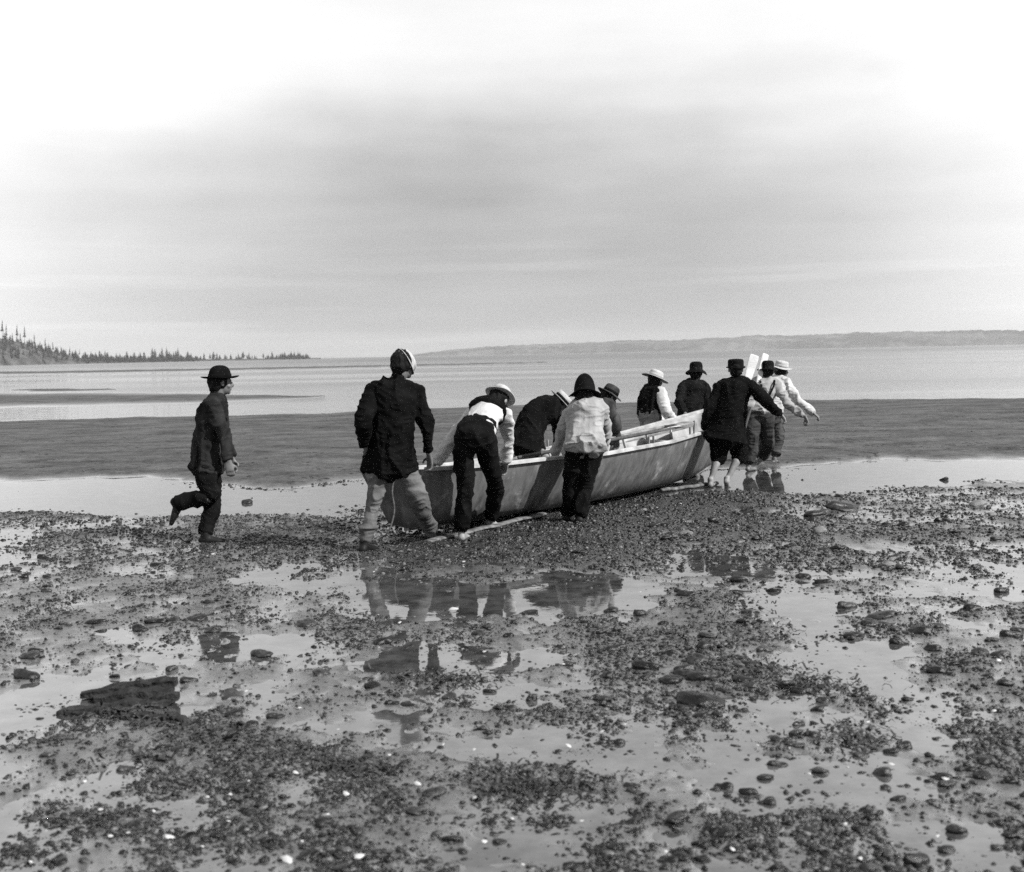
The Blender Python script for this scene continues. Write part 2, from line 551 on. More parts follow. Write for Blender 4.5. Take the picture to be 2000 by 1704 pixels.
# shingle (+) and pools (-) of the near flat: plate x, y, half-widths, weight
BLOBS = [
    (560, 1045, 170, 26, .55), (250, 1030, 260, 26, .25), (860, 1078, 330, 26, .45), (1180, 1050, 130, 40, .45), (350, 1190, 250, 45, .32), (600, 1090, 130, 22, .25),
    (120, 1085, 170, 22, -.22), (560, 1140, 90, 12, -.45), (590, 1262, 80, 26, -.50), (270, 1120, 70, 14, -.30), (40, 1150, 60, 120, -.12),
    (960, 1168, 330, 34, -.75), (700, 1195, 60, 25, -.3), (900, 1232, 260, 18, .30), (960, 1300, 260, 32, -.45), (740, 1315, 120, 30, -.10),
    (1420, 1095, 130, 26, -.42), (1560, 1190, 110, 50, -.75), (1620, 1290, 80, 50, -.35), (1840, 1250, 190, 110, -.24),
    (1560, 980, 240, 18, .30), (1700, 1040, 330, 22, .42), (1800, 1090, 260, 22, .30), (1330, 1010, 140, 34, .42), (1400, 1175, 60, 30, .50), (1440, 1230, 120, 28, .45), (1330, 1240, 140, 30, .25),
    (1560, 1065, 130, 10, -.30), (1700, 1150, 140, 16, -.15),
    (480, 1445, 110, 24, .55), (270, 1400, 120, 30, .20), (330, 1480, 200, 26, .30), (90, 1400, 110, 60, -.30), (600, 1350, 130, 26, -.28), (330, 1315, 120, 16, .10), (200, 1340, 110, 14, -.25),
    (980, 1525, 150, 36, .42), (700, 1470, 130, 40, .22), (380, 1570, 140, 16, -.35), (210, 1600, 120, 24, .22), (720, 1560, 100, 26, -.16), (560, 1610, 160, 40, .10), (800, 1620, 90, 30, .16),
    (1050, 1345, 200, 14, -.30), (1030, 1395, 150, 14, .22), (1080, 1440, 170, 18, -.38), (1350, 1395, 110, 20, .22), (1250, 1490, 90, 26, -.24), (1420, 1500, 180, 34, -.34), (1640, 1480, 80, 24, .32), (1480, 1350, 160, 22, .30),
    (1900, 1420, 110, 60, -.28), (1560, 1560, 130, 30, -.2), (1780, 1580, 120, 30, .30), (1480, 1600, 110, 30, .15), (1300, 1620, 130, 40, -.10), (1850, 1660, 130, 40, -.3), (1540, 1620, 80, 30, .2),
    (150, 1250, 120, 30, .10), (60, 1310, 90, 20, -.25), (1880, 940, 90, 8, .25),
]


def flat_height(x, y, full=False):
    px, py = project(x, y)
    r = np.hypot(x, y)
    wob = (fbm2(x * .55, y * .3 + 4, 4) - .5)
    # near flat
    n = fbm2(x * 1.7 + 3, y * 1.15 + 7, 5, .55) - .5
    n2 = fbm2(x * 6.0, y * 4.5, 3) - .5
    bias = np.full_like(x, .11)
    for bx, by, wx, wy, w in BLOBS:
        bias += w * np.exp(-((px - bx) / wx) ** 2 - ((py - by) / wy) ** 2)
    n3 = fbm2(x * 15.0, y * 12.0, 2) - .5
    near = .085 * (n * 1.0 + bias * .60 + n2 * .55 + n3 * .28)
    near = np.where(near > .008, .008 + (near - .008) * .6, near)
    near = np.clip(near, -.05, .04)
    # channel, sand bar and the shoals beyond it
    edge_near = np.interp(px, [0, 300, 480, 560, 690, 900, 1300, 1500, 1640, 2000], [944, 946, 950, 955, 940, 935, 925, 918, 910, 903])
    edge_far = np.interp(px, [0, 300, 640, 800, 1100, 1550, 1700, 2000], [822, 814, 806, 799, 786, 781, 780, 779])
    shore = np.interp(px, [0, 200, 420, 560, 690, 900, 1300, 1500, 1600, 1750, 2000], [992, 1000, 1004, 1000, 988, 968, 958, 958, 960, 945, 935])
    wobp = wob * 26 * np.clip(20 / r, .12, 1.0)
    wobp = wobp + (fbm2(x * 1.6, y * .9 + 9, 3) - .5) * 10 * np.clip(20 / r, .1, 1)
    chan = sstep(shore + 8, shore - 6, py + wobp)             # 0 on the near flat, 1 in the channel
    bar = sstep(edge_near + 7, edge_near - 14, py + wobp * 1.5) * sstep(edge_far - 4, edge_far + 6, py + wobp * .5)
    h = near * (1 - chan) + chan * (-.045 + .02 * n)
    pebbly = (1 - chan)
    barh = .048 + .03 * (fbm2(x * .35, y * .25, 4) - .3) + .014 * n2 + .008 * n
    h = h * (1 - bar) + bar * barh
    # sea bed
    sea = sstep(edge_far + 4, edge_far - 6, py + wobp * .5)
    h = h * (1 - sea) + sea * (-.25)

    def shoal(xs, top, bot, hh=.05):
        tp, bt = np.interp(px, xs, top), np.interp(px, xs, bot)
        mid, half = (tp + bt) / 2, np.maximum((bt - tp) / 2, .05)
        ww = wob * 3.5
        k = np.clip(1.3 - np.abs(py + ww - mid) / half, -1, 1)
        inside = ((px > xs[0]) & (px < xs[-1])).astype(float)
        return np.where(inside > 0, k * hh, -1.0)
    for xs, tp, bt in (
        ([-900, 0, 380, 560, 635], [768, 769, 770, 773, 775.5], [800, 794, 786, 779, 775.8]),
        ([20, 60, 130, 185, 230], [763, 761, 760, 761, 762], [763.4, 765, 765.5, 764, 762.4]),
        ([-500, 100, 420, 700, 1000, 1090], [729, 725, 720, 714.5, 709, 707.5], [735, 730.5, 724, 718, 711, 707.8]),
    ):
        h = np.maximum(h, shoal(xs, tp, bt))
    h += .005 * (fbm2(x * 2.5 + y * 1.2, y * 14 - x * 3.0, 3) - .5) * np.clip(16 / np.maximum(r, .1), 0, 1) * pebbly * (1 + 1.6 * sstep(1250, 1550, px) + .6 * sstep(500, 200, px))
    h += .004 * (fbm2(x * 22, y * 22, 2) - .5) * np.clip(14 / np.maximum(r, .1), 0, 1)
    grav = np.clip(pebbly * (1 - bar) * (1 - sea), 0, 1) * (.35 + .65 * sstep(.010, .035, h))
    belt = sstep(1135, 1085, py + wob * 90 + (n + n2) * 60) * (1 - .75 * sstep(1500, 1700, px))
    grav = np.maximum(grav, belt * pebbly * (1 - bar) * (1 - sea) * .97)
    if full:
        return h, grav, (1 - belt) * pebbly * (1 - bar) * (1 - sea)
    return h, grav


def build_flat():
    nr, na = 1150, 820
    rr = np.concatenate(([.0], np.geomspace(1.2, 760, nr - 1)))
    aa = np.radians(np.linspace(-44, 44, na))
    rad, ang = np.meshgrid(rr, aa, indexing='ij')
    x, y = rad * np.sin(ang), rad * np.cos(ang) - 0.3
    h, gr, nf = flat_height(x, y, True)
    h[-1] = -.5
    V = np.stack([x, y, h], -1).reshape(-1, 3)
    i = np.arange(nr - 1)[:, None] * na + np.arange(na - 1)[None]
    F = np.stack([i, i + 1, i + na + 1, i + na], -1).reshape(-1, 4)[:, ::-1]
    me = npmesh('tidal_flat', V, F)
    a = me.attributes.new('gravel', 'FLOAT', 'POINT')
    a.data.foreach_set('value', gr.ravel().astype(np.float32)[:len(me.vertices)])
    a = me.attributes.new('near_flat', 'FLOAT', 'POINT')
    a.data.foreach_set('value', nf.ravel().astype(np.float32)[:len(me.vertices)])
    o = link('tidal_flat', me, M['mud'])
    tag(o, kind='structure')
    return o


build_flat()
# the sea bed carries the ground on to the horizon
me = npmesh('sea_bed', [(-12000, -200, -.6), (12000, -200, -.6), (12000, 9500, -.6), (-12000, 9500, -.6)], [(0, 1, 2, 3)])
tag(link('sea_bed', me, M['mud']), kind='structure')
me = npmesh('water', [(-12000, -60, 0), (12000, -60, 0), (12000, 9500, 0), (-12000, 9500, 0)], [(0, 1, 2, 3)])
tag(link('water', me, M['water']), kind='structure')


# ---- land across the water
def ridge(name, xs, ys, D0, D1, depth, mat, rough, bumps):
    n = 240
    rows = 14
    px = np.linspace(xs[0], xs[-1], n)
    top = np.interp(px, xs, ys)
    V = []
    for j in range(rows):
        f = j / (rows - 1)
        for i in range(n):
            D = D0 + (D1 - D0) * (i / (n - 1))
            a = P(px[i], top[i], D)
            z = max(a.z, .3)
            z *= 1 + bumps * (noise2(np.array(px[i] / 7.0), np.array(3.0)) - .5) + bumps * .7 * (noise2(np.array(px[i] / 2.5), np.array(8.0)) - .5)
            prof = math.sin(min(f * 1.6, 1) * math.pi / 2) ** .55 if f < .63 else math.cos((f - .63) / .37 * math.pi / 2)
            jit = (noise2(np.array(px[i] / 5.0), np.array(f * 7.0)) - .5) * rough * (1 if 0 < f < 1 else 0)
            V.append((a.x * (1 + f * depth / D), a.y + f * depth + jit * depth * .12, -2 + (float(z) + 2) * prof))
    F = []
    for j in range(rows - 1):
        for i in range(n - 1):
            q = j * n + i
            F.append((q, q + 1, q + n + 1, q + n))
    o = link(name, npmesh(name, V, F), mat)
    return tag(o, kind='structure')


ridge('far_hills', [800, 830, 880, 960, 1050, 1100, 1180, 1230, 1300, 1380, 1470, 1560, 1640, 1750, 1900, 2050, 2400],
      [694, 689, 682, 674, 670, 668, 664, 661, 662, 658, 652, 651, 647, 644, 641, 643, 650], 5600, 5600, 1500, M['farland'], 1.2, .10)
HX = [-1100, -760, -420, -200, -60, 0, 60, 110, 160, 230, 300, 400, 520, 600, 625]
HY = [722, 655, 606, 622, 645, 655, 672, 688, 699, 704, 704, 702, 700.5, 699.5, 699.5]
ridge('headland', HX, HY, 760, 1950, 260, M['slope'], 1.0, .05)


# ---- conifers
def conifer_mesh(seed, h, w, ragged=.35, bare=.12):
    r = random.Random(seed)
    V, F = [], []
    layers = 13
    for k in range(layers):
        f = k / (layers - 1)
        z0 = h * (bare + (1 - bare) * f)
        rad = w * (1 - f) ** .85 * r.uniform(1 - ragged, 1 + ragged * .5) + .05 * w
        nb = 7
        for q in range(nb):
            a = 2 * math.pi * (q + r.random()) / nb
            rr = rad * r.uniform(.55, 1.15)
            wd = rr * .45
            dz = -rr * r.uniform(.25, .6)
            ca, sa = math.cos(a), math.sin(a)
            b0 = len(V)
            V += [(0, 0, z0 + h * .05), (ca * rr * .6 - sa * wd, sa * rr * .6 + ca * wd, z0 + dz * .5), (ca * rr, sa * rr, z0 + dz), (ca * rr * .6 + sa * wd, sa * rr * .6 - ca * wd, z0 + dz * .5)]
            F.append((b0, b0 + 1, b0 + 2, b0 + 3))
    return np.array(V), np.array(F)


crowns = []
trunks = []
for s, (h, w, rg, br) in enumerate([(17, 2.6, .35, .15), (20, 2.8, .5, .3), (13, 2.6, .3, .1), (22, 2.4, .55, .45), (10, 2.8, .3, .05), (16, 3.4, .6, .25)]):
    V, F = conifer_mesh(s + 3, h, w, rg, br)
    crowns.append((npmesh('conifer_crown', V, F, False), h))
    crowns[-1][0].materials.append(M['conifer'])
    n = 7
    a = np.arange(n) * 2 * math.pi / n
    TV = np.concatenate([np.stack([np.cos(a) * .32, np.sin(a) * .32, a * 0 - 1.0], -1), np.stack([np.cos(a) * .05, np.sin(a) * .05, a * 0 + h * .98], -1)])
    TF = np.array([(i, (i + 1) % n, n + (i + 1) % n, n + i) for i in range(n)])
    tm = npmesh('conifer_trunk', TV, TF)
    tm.materials.append(M['trunk'])
    trunks.append(tm)


def conifer(p, kind, scale, label, group, wide=1.0):
    e = bpy.data.objects.new('conifer_tree', None)
    COL.objects.link(e)
    e.location = p
    e.scale = (wide * scale * random.uniform(.85, 1.15), wide * scale * random.uniform(.85, 1.15), scale)
    e.rotation_euler = (R(random.uniform(-3, 3)), R(random.uniform(-3, 3)), random.uniform(0, 6.28))
    tag(e, label, 'tree', group)
    for nm, me in (('crown', crowns[kind][0]), ('trunk', trunks[kind])):
        c = bpy.data.objects.new(nm, me)
        COL.objects.link(c)
        c.parent = e
    return e


def head_at(px, dtop=0):
    D = 760 + 1190 * (px - HX[0]) / (HX[-1] - HX[0])
    y = np.interp(px, HX, HY)
    a = P(px, y, D)
    return Vector((a.x * (1 + .55 * 260 / D), a.y + .55 * 260, max(a.z, .4) - .6)), D


for px, kind, s in [(4, 3, 1.25), (12, 1, 1.15), (24, 2, 1.0), (33, 3, 1.2), (40, 1, .8), (48, 3, 1.25), (58, 2, .9), (67, 1, 1.0), (78, 2, .9), (88, 3, .85), (95, 0, .8), (104, 1, .85), (113, 2, .9),
                    (120, 0, .8), (129, 2, .8), (136, 3, .7), (146, 2, .8), (155, 3, .65), (-14, 1, 1.2), (-30, 3, 1.1)]:
    p, D = head_at(px)
    conifer(p, kind, s * .9, 'tall thin conifer standing on the sloping crest of the hazy left headland', 'conifers on the headland crest')
for px in np.arange(160, 388, 3.0):
    p, D = head_at(px)
    conifer(p + Vector((0, random.uniform(-90, 0), 0)), random.choice([0, 2, 4, 4, 4, 5]), random.uniform(.7, 1.1) * (1.1 if 320 < px < 370 else .85), 'small dark conifer in the continuous tree line along the low spit', 'conifers in the spit tree line', 1.9)
for px in list(np.arange(388, 412, 6)) + list(np.arange(415, 448, 4.0)) + list(np.arange(452, 548, 4)) + [484, 488, 503, 530]:
    p, D = head_at(px)
    conifer(p + Vector((0, random.uniform(-90, 0), 0)), random.choice([2, 4, 4, 5]), random.uniform(.35, .6) * (1.4 if 415 < px < 448 or px in (484, 488) else 1), 'scattered low tree on the thin bare part of the spit', 'scattered trees on the spit', 1.9)
for px in np.arange(550, 608, 2.0):
    p, D = head_at(px)
    conifer(p + Vector((0, random.uniform(-90, 0), 0)), random.choice([2, 4, 4]), random.uniform(.62, .92), 'dark tree in the dense clump at the tip of the spit', 'clump of trees at the spit tip', 1.9)

# the wood on the slope reads as one mass
VV, FF = [], []
base = 0
cv = [conifer_mesh(40 + k, 12, 2.6, .4, .1) for k in range(3)]
for k_ in range(1900):
    px = random.uniform(-1000, 388) if k_ < 1400 else (random.uniform(160, 390) if k_ < 1760 else random.uniform(548, 606))
    f = random.uniform(.05, .6)
    D = 760 + 1190 * (px - HX[0]) / (HX[-1] - HX[0])
    a = P(px, np.interp(px, HX, HY), D)
    prof = math.sin(min(f * 1.6, 1) * math.pi / 2) ** .55
    V, F = random.choice(cv)
    s = random.uniform(.5, .95) * (1 if px < 150 else .75)
    VV.append(V * s * np.array([1.5, 1.5, 1]) + np.array([a.x * (1 + f * 260 / D), a.y + f * 260, -2 + (max(a.z, .3) + 2) * prof - 1.5]))
    FF.append(F + base)
    base += len(V)
o = link('far_wood', npmesh('far_wood', np.concatenate(VV), np.concatenate(FF), False), M['conifer'])
tag(o, 'dense conifer wood covering the hazy headland slope at far left', 'wood', kind='stuff')


# ------------------------------------------------------------------ stones, shells, weed
def ico(sub):
    bm = bmesh.new()
    bmesh.ops.create_icosphere(bm, subdivisions=sub, radius=1)
    V = np.array([v.co[:] for v in bm.verts])
    F = np.array([[v.index for v in f.verts] for f in bm.faces])
    bm.free()
    return V, F


IC1, IC2, IC4 = ico(1), ico(2), ico(4)


def scatter(n, rmin=2.8, rmax=17, amax=34):
    """ground points, more per square metre nearby than far off"""
    r = rmin * (rmax / rmin) ** rng.random(n)
    a = np.radians(rng.uniform(-amax, amax, n))
    x, y = r * np.sin(a), r * np.cos(a)
    h, g = flat_height(x, y)
    px, py = project(x, y)
    return x, y, h, g, px, py


def stones_mesh(name, x, y, z, size, flat, base, mat):
    V0, F0 = base
    n, nv = len(x), len(V0)
    th = rng.uniform(0, 6.28, n)
    s = np.stack([size * rng.uniform(.75, 1.35, n), size * rng.uniform(.65, 1.0, n), size * flat * rng.uniform(.6, 1.15, n)], -1)
    V = V0[None] * (1 + .55 * (rng.random((n, nv, 1)) - .5)) * s[:, None]
    c, q = np.cos(th)[:, None], np.sin(th)[:, None]
    tilt = rng.normal(0, .25, n)[:, None]
    X, Z = V[..., 0] * np.cos(tilt) - V[..., 2] * np.sin(tilt), V[..., 0] * np.sin(tilt) + V[..., 2] * np.cos(tilt)
    Y = V[..., 1]
    V = np.stack([X * c - Y * q + x[:, None], X * q + Y * c + y[:, None], Z + (z + size * flat * .02)[:, None]], -1).reshape(-1, 3)
    F = (F0[None] + (np.arange(n) * nv)[:, None, None]).reshape(-1, 3)
    return link(name, npmesh(name, V, F), mat)


def keep_clear(px, py):
    """open pools keep only a few stones"""
    k = np.ones_like(px)
    for bx, by, wx, wy in ((1040, 1170, 150, 30), (1560, 1195, 90, 45), (550, 1258, 80, 22), (860, 1168, 130, 24)):
        k *= 1 - .93 * np.exp(-(((px - bx) / wx) ** 4 + ((py - by) / wy) ** 4))
    return k


x, y, h, g, px, py = scatter(420000)
clump = fbm2(x * 3.6 + 31, y * 2.6 + 5, 4, .6)
q_ = clump + 6.5 * np.clip(h, -.03, .03) + .15 * sstep(1160, 1070, py)
prob = (.035 + .11 * sstep(.34, .50, q_) + .62 * sstep(.52, .72, q_)) * keep_clear(px, py) * (h > -.04)
bar = (py < 955) & (h > .01)
prob = np.where(bar, .0, prob)
k = rng.random(len(x)) < prob
x, y, h, px, py = x[k], y[k], h[k], px[k], py[k]
size = np.minimum(np.exp(rng.normal(-5.15, .62, len(x))), .02) * (1 + .35 * (py < 1120))
o = stones_mesh('gravel', x, y, np.maximum(h, -.004), size, .7, IC1, M['gravel'])
print('GRAVEL', len(x))
tag(o, 'small dark wet gravel and mussels strewn over the muddy flat', 'gravel', kind='stuff')
x, y, h, g, px, py = scatter(330000, 2.9, 10.5)
gq = fbm2(x * 3.6 + 31, y * 2.6 + 5, 4, .6) + 6.5 * np.clip(h, -.03, .03)
prob = (.02 + .42 * sstep(.40, .66, gq)) * keep_clear(px, py) * (h > -.012)
k = rng.random(len(x)) < prob
x, y, h = x[k], y[k], h[k]
o = stones_mesh('grit', x, y, np.maximum(h, -.001), np.exp(rng.normal(-6.0, .35, len(x))), .8, IC1, M['gravel'])
tag(o, 'fine dark grit and broken shell pressed into the wet mud', 'grit', kind='stuff')
x, y, h, g, px, py = scatter(26000)
prob = (.02 + .5 * sstep(.002, .03, h)) * keep_clear(px, py) * (h > -.03) * np.where((py < 955) & (h > .01), 0, 1)
prob *= sstep(.46, .66, fbm2(x * 3.6 + 31, y * 2.6 + 5, 4, .6))
k = rng.random(len(x)) < prob
x, y, h, py = x[k], y[k], h[k], py[k]
size = np.minimum(np.exp(rng.normal(-3.9, .25, len(x))), .034)
o = stones_mesh('pebble_scatter', x, y, np.maximum(h, -.006), size, .62, IC2, M['pebble'])
tag(o, 'scattered thumb sized wet pebbles among the gravel', 'pebbles', kind='stuff')

# single stones
stone_meshes = []
for s in range(10):
    V0, F0 = IC4
    q = V0 * 1.0
    d = .55 + .9 * noise3(q[:, 0] * 1.2 + s * 9.1 + 20, q[:, 1] * 1.2 + 5 + s, q[:, 2] * 1.2 + 3) + .16 * noise3(q[:, 0] * 4 + s + 20, q[:, 1] * 5 + 9, q[:, 2] * 5 + 20)
    V = q * d[:, None] * np.array([1.15, .85, .55])
    me = npmesh('stone', V, F0)
    me.materials.append(M['stone'] if s < 8 else M['stone_pale'])
    stone_meshes.append(me)


def stone(px, py, wpx, kind=None, label=None, group=None, hfac=1.0, rot=None):
    p = G(px, py)
    D = p.y
    s = wpx / FPX * D / 2 / 1.1
    o = bpy.data.objects.new('stone', stone_meshes[random.randrange(8) if kind is None else kind])
    COL.objects.link(o)
    hh = float(flat_height(np.array([p.x]), np.array([p.y]))[0][0])
    o.location = (p.x, p.y, max(hh, 0) + s * .02 * hfac)
    o.scale = (s, s * random.uniform(.8, 1.1), s * random.uniform(.8, 1.15) * hfac)
    o.rotation_euler = (random.uniform(-.2, .2), random.uniform(-.2, .2), random.uniform(-.5, .5) + (math.pi if random.random() < .5 else 0) if rot is None else rot)
    tag(o, label or 'dark wet cobble half sunk in the muddy tidal flat', 'stone', group or 'cobbles strewn over the tidal flat')
    return o


def special(px, py, w, label, **kw):
    o = stone(px, py, w, label=label, **kw)
    del o['group']


special(1372, 1378, 95, 'broad black slab of rock tilted in the right foreground mud', kind=2, hfac=.75, rot=-.45)
special(1370, 1330, 60, 'black rounded rock just behind the tilted slab', kind=1)
special(1650, 996, 62, 'large black weed covered rock in the shingle belt', kind=3, hfac=.8)
special(1598, 1008, 50, 'black boulder at the left end of the shingle belt rocks', kind=0, hfac=.8)
special(1845, 938, 18, 'round dark stone standing alone in the bright channel at right', kind=5, hfac=1.4)
special(482, 983, 22, 'lone round dark stone in the water channel right of the walking man', kind=5, hfac=1.5)
special(1666, 1245, 42, 'smooth rounded grey stone at the edge of the bright right pool', kind=4)
special(1756, 1258, 36, 'dark round stone to the right of the smooth grey one', kind=6)
special(1795, 1240, 52, 'knobbly dark stone with weed behind the pool stones', kind=7)
special(1716, 1206, 58, 'flat dark stone with pale flecks above the pool stones', kind=2, hfac=.7)
special(1912, 1280, 40, 'wedge shaped dark stone at the far right of the flat', kind=1)
special(1181, 1372, 36, 'round dark stone alone on smooth mud right of centre', kind=5)
special(1040, 1368, 20, 'small upright black stone poking from the mud near centre', kind=3, hfac=2.2)
special(745, 1577, 30, 'egg shaped black stone low in the centre foreground', kind=6, hfac=1.3)
special(508, 1586, 24, 'round black stone low in the left foreground', kind=5, hfac=1.3)
special(1444, 1137, 36, 'flat block of dark stone at the head of the weed clump', kind=7)
special(1910, 990, 34, 'grey flat stone at the right end of the shingle belt', kind=8)
special(1735, 1108, 24, 'pale cobble in the middle of the shingle belt', kind=9)
special(1340, 1048, 26, 'pale cobble beside dark shingle below the bow', kind=9)
special(1257, 1002, 14, 'small white stone on dark shingle below the hull', kind=9)
special(1030, 1199, 38, 'flat dark stone lying in the reflecting pool', kind=2, hfac=.5)

cnt = 0
tries = 0
while cnt < 270 and tries < 6000:
    tries += 1
    if random.random() < .5:
        px, py = random.uniform(1250, 1995), random.choice([random.gauss(1040, 45), random.gauss(1250, 110), random.gauss(1430, 130)])
    else:
        px, py = random.uniform(5, 1995), random.uniform(1080, 1690)
    if not (965 < py < 1695):
        continue
    p = G(px, py)
    hv, _ = flat_height(np.array([p.x]), np.array([p.y]))
    if random.random() > (.75 if hv[0] > .004 else .22) * float(keep_clear(np.array([px]), np.array([py]))[0]):
        continue
    if 690 < px < 1230 and py < 1075:
        continue
    w = random.uniform(.05, .115) * FPX / p.y
    if py > 1350:
        w = random.uniform(.032, .075) * FPX / p.y
    pale = px > 1600 and py < 1150 and random.random() < .3
    stone(px, py, w, kind=random.choice([8, 9]) if pale else None,
          label='paler rounded cobble in the right hand shingle' if pale else None,
          group='pale cobbles in the right shingle' if pale else None)
    cnt += 1

# shells
shell_meshes = []
for s in range(4):
    nr, na = 6, 12
    V, F = [(0, 0, .35)], []
    for i in range(1, nr + 1):
        rr = i / nr
        for j in range(na):
            a = 2 * math.pi * j / na
            k = rr * (1 + .18 * math.cos(a) + .10 * math.sin(a * 3 + s)) * (1 + (.12 * math.sin(a * 5 + s) if i == nr else 0))
            V.append((k * math.cos(a) * 1.1, k * math.sin(a) * .8, .35 * (1 - rr ** 2) + .05 * math.sin(a * 2 + s) * rr))
    for j in range(na):
        F.append((0, 1 + j, 1 + (j + 1) % na, 1 + (j + 1) % na))
    me = bpy.data.meshes.new('shell')
    faces = [(0, 1 + j, 1 + (j + 1) % na) for j in range(na)]
    for i in range(nr - 1):
        for j in range(na):
            a0 = 1 + i * na
            faces.append((a0 + j, a0 + na + j, a0 + na + (j + 1) % na, a0 + (j + 1) % na))
    me.from_pydata(V, [], faces)
    for pl in me.polygons:
        pl.use_smooth = True
    me.materials.append(M['shell'])
    shell_meshes.append(me)
SH = [(585, 1393, 10), (196, 1597, 14), (165, 1532, 10), (577, 1518, 14), (446, 1618, 11), (640, 1606, 11), (330, 1645, 26), (485, 1540, 12), (675, 1563, 16), (815, 1543, 18), (925, 1566, 18), (945, 1650, 15),
      (1110, 1462, 18), (1135, 1610, 12), (1174, 1435, 14), (1100, 1305, 8), (780, 1225, 9), (945, 1277, 10), (885, 1193, 22), (1740, 1498, 14), (1655, 1505, 9), (1480, 1462, 9), (1650, 1620, 12), (1830, 1640, 12),
      (1580, 1517, 9), (1950, 1300, 14), (1940, 1395, 14), (1920, 1495, 12), (1845, 1530, 18), (1430, 1670, 14), (1680, 1692, 13), (215, 1645, 12), (90, 1630, 9), (250, 1640, 12), (300, 1590, 9), (405, 1565, 10),
      (450, 1563, 9), (660, 1430, 7), (925, 1470, 9), (1000, 1605, 9), (865, 1460, 8), (1250, 1160, 7), (905, 1100, 8), (905, 1112, 6), (730, 1120, 6), (415, 1088, 9), (1130, 1010, 6), (1330, 990, 5), (480, 1355, 9), (60, 1690, 10),
      (560, 1690, 30), (700, 1690, 26), (395, 1660, 10), (520, 1640, 9), (340, 1400, 5), (760, 1490, 9), (1020, 1700, 12), (590, 1660, 9), (1220, 1420, 9), (1300, 1670, 10)]
for px, py, w in SH:
    p = G(px, py)
    s = w / FPX * p.y / 2.6
    o = bpy.data.objects.new('shell', random.choice(shell_meshes))
    COL.objects.link(o)
    hv = float(flat_height(np.array([p.x]), np.array([p.y]))[0][0])
    o.location = (p.x, p.y, max(hv, 0) + .012)
    o.scale = (s, s, s)
    o.rotation_euler = (random.uniform(.1, .6), random.uniform(-.5, .5), random.uniform(-.6, .6))
    tag(o, 'small bleached white shell lying among the wet gravel', 'shell', 'white shells on the gravel')


# weed: limp strips in clumps
def weed(name, spots, label, per=120, length=.07):
    V, F = [], []
    for px, py, wx, wy in spots:
        for _ in range(per):
            qx, qy = random.gauss(px, wx), random.gauss(py, wy)
            p = G(qx, qy)
            hv = .012
            a = random.uniform(0, math.pi * 2)
            z = hv + abs(random.gauss(0, .010))
            w = random.uniform(.003, .007)
            x0, y0 = p.x, p.y
            n = 5
            b0 = len(V)
            for i in range(n):
                V.append((x0 - math.sin(a) * w, y0 + math.cos(a) * w, z))
                V.append((x0 + math.sin(a) * w, y0 - math.cos(a) * w, z + random.uniform(-.003, .003)))
                a += random.gauss(0, .5)
                st = length / n * random.uniform(.6, 1.3)
                x0 += math.cos(a) * st
                y0 += math.sin(a) * st
                z = max(.006, z + random.gauss(-.002, .008))
            for i in range(n - 1):
                F.append((b0 + 2 * i, b0 + 2 * i + 1, b0 + 2 * i + 3, b0 + 2 * i + 2))
    o = link(name, npmesh(name, V, F), M['weed'])
    tag(o, label, 'seaweed', kind='stuff')


weed('seaweed', [(1400, 1170, 28, 16), (1420, 1215, 50, 18), (1460, 1245, 60, 14), (1330, 1240, 40, 14), (460, 1450, 55, 14), (540, 1465, 40, 16), (400, 1440, 40, 8), (560, 1052, 70, 10), (620, 1045, 50, 12), (500, 1062, 40, 6),
                 (980, 1525, 70, 18), (1050, 1540, 60, 14), (1440, 1310, 50, 12), (1600, 1340, 60, 8), (1660, 1440, 40, 12), (850, 1330, 60, 6), (700, 1500, 50, 16), (1350, 1250, 60, 16), (90, 1224, 26, 5), (250, 1402, 50, 5), (330, 1420, 30, 5), (300, 1478, 60, 12)],
     'matted dark seaweed strips lying over the gravel')
# tufts on the sand bar
V, F = [], []
for _ in range(900):
    px = random.uniform(-100, 2100)
    py = random.uniform(800, 940)
    if random.random() > (.9 if px > 1500 else .35):
        continue
    p = G(px, py, .05)
    hv = float(flat_height(np.array([p.x]), np.array([p.y]))[0][0])
    if hv < .02:
        continue
    for q in range(random.choice([2, 4, 9])):
        a = random.uniform(0, 6.28)
        s = random.uniform(.025, .075)
        x0, y0 = p.x + random.gauss(0, .12), p.y + random.gauss(0, .12)
        b0 = len(V)
        zt = hv + random.uniform(.003, .010)
        V += [(x0 - math.cos(a) * s, y0 - math.sin(a) * s, hv), (x0, y0 + s * .3, zt), (x0 + math.cos(a) * s, y0 + math.sin(a) * s, hv), (x0, y0 - s * .5, hv + .002)]
        F.append((b0, b0 + 1, b0 + 2, b0 + 3))
tag(link('weed_tufts', npmesh('weed_tufts', V, F, False), M['weed']), 'sparse dark weed tufts dotted over the grey sand bar', 'seaweed', kind='stuff')


